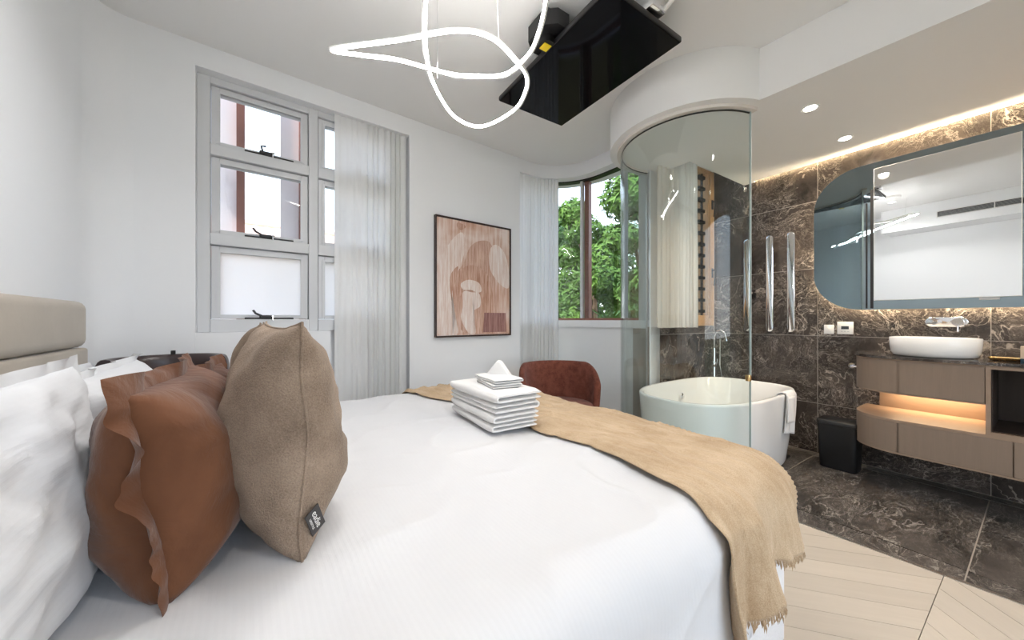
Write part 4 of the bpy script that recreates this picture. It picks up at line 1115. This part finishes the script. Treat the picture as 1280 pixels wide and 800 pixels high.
# switches
sw = thing(F2, 'light_switch', 'small white wall switch left of the thermostat', 'switch', 3.969, 1.03, 1.06)
MB().box(-.010, 0, -.033, .033, 0, .078, .002).build('plate', M['white'], sw, smooth=True); box('rocker', M['ceramic'], -.013, -.009, -.012, .016, .02, .058, parent=sw, bev=.001)
ths = thing(F2, 'thermostat', 'square white thermostat with a small dark display on the marble wall', 'thermostat', 3.969, .925, 1.06)
MB().box(-.014, 0, -.05, .05, .0, .105, .003).build('housing', M['white'], ths, smooth=True)
box('display', plain('dark display', (.05, .06, .07), .2), -.0152, -.0135, -.024, .024, .042, .068, parent=ths)
for y in (-.02, 0, .02): box('button', M['alu2'], -.0155, -.0138, y-.006, y+.006, .022, .026, parent=ths)
# small chrome holder beside the vanity
rh = thing(F2, 'paper_holder', 'short crinkled chrome paper holder on the marble wall left of the vanity', 'holder', 3.969, .885, .80)
MB().lathe([(.022, -.004), (.022, .0)], 16).xf(Matrix.Rotation(pi/2, 4, 'Y')).build('rose', M['chrome'], rh, smooth=True)
MB().tube([(0, .0, 0), (-.05, 0, 0), (-.06, -.01, 0), (-.06, -.12, 0)], .009, 10).build('arm', M['chrome'], rh, smooth=True)
# bin
bn = thing(F2, 'waste_bin', 'small black lidded waste bin on the marble floor left of the vanity', 'bin', 3.72, .90, 0)
def rr(a, b_, z, n=40): return sel(a, b_, z, n, 6, 6)
MB().rings([rr(.083, .108, .002), rr(.086, .112, .01), rr(.098, .125, .345), rr(.098, .125, .35)]).build('body', M['black'], bn, smooth=True, ang=50)
MB().rings([rr(.101, .128, .352), rr(.101, .128, .375), rr(.094, .121, .383)]).build('lid', M['black'], bn, smooth=True, ang=50)
# amenity tray at the right edge
tr = thing(F2, 'tray', 'small gold tray on the worktop at the right edge', 'tray', 3.73, .04, .932)
MB().rings([rr(.055, .15, 0), rr(.06, .155, .004), rr(.066, .162, .016), rr(.063, .159, .016), rr(.058, .152, .006), rr(.01, .01, .005)]).build('dish', M['brass'], tr, smooth=True, ang=50)
bx = thing(F2, 'amenity_box', 'beige and navy amenity box at the right edge of the worktop', 'box', 3.60, .03, .932)
box('lower_box', M['navy'], -.045, .045, -.10, .05, 0, .025, parent=bx); box('upper_box', plain('beige carton', (.55, .42, .30), .5), -.045, .045, -.10, .05, .0255, .095, parent=bx)
bt = thing(F2, 'soap_bottle', 'dark bottle with a black pump cap behind the amenity box', 'bottle', 3.76, -.03, .9385)
MB().lathe([(.028, 0), (.03, .005), (.03, .11), (.012, .125)], 20).build('body', M['leather'], bt, smooth=True)
MB().lathe([(.016, .122), (.018, .126), (.018, .15), (.010, .152), (.010, .165)], 16).build('cap', M['black'], bt, smooth=True)
# label on the taupe cushion
lb_ = MB().box(-.017, .017, -.027, .027, -.0008, .0008).build('sewn_label', plain('dark woven label', (.05, .045, .045), .7), c1)
# placed on the camera-side lower edge of the cushion, facing out
side = Vector((.02, -.228, .075))
nrm = Vector((.55, -.83, -.05)).normalized()
zax = nrm; yax = Vector((0, .05, 1)); yax = (yax - zax*yax.dot(zax)).normalized(); xax = yax.cross(zax)
mm = Matrix((xax, yax, zax)).transposed().to_4x4(); mm.translation = side
lb_.matrix_local = mm @ Matrix.Rotation(R(25), 4, 'Z')
for s_, sz, xo in (('eadie', .019, .003), ('LIFESTYLE', .0062, -.010)):
    me = text_mesh(s_, sz); me.materials.clear(); me.materials.append(M['white'])
    o = bpy.data.objects.new('lettering', me); COL.objects.link(o); o.parent = lb_
    o.location = (xo, 0, .001); o.rotation_euler = (0, 0, R(-90))
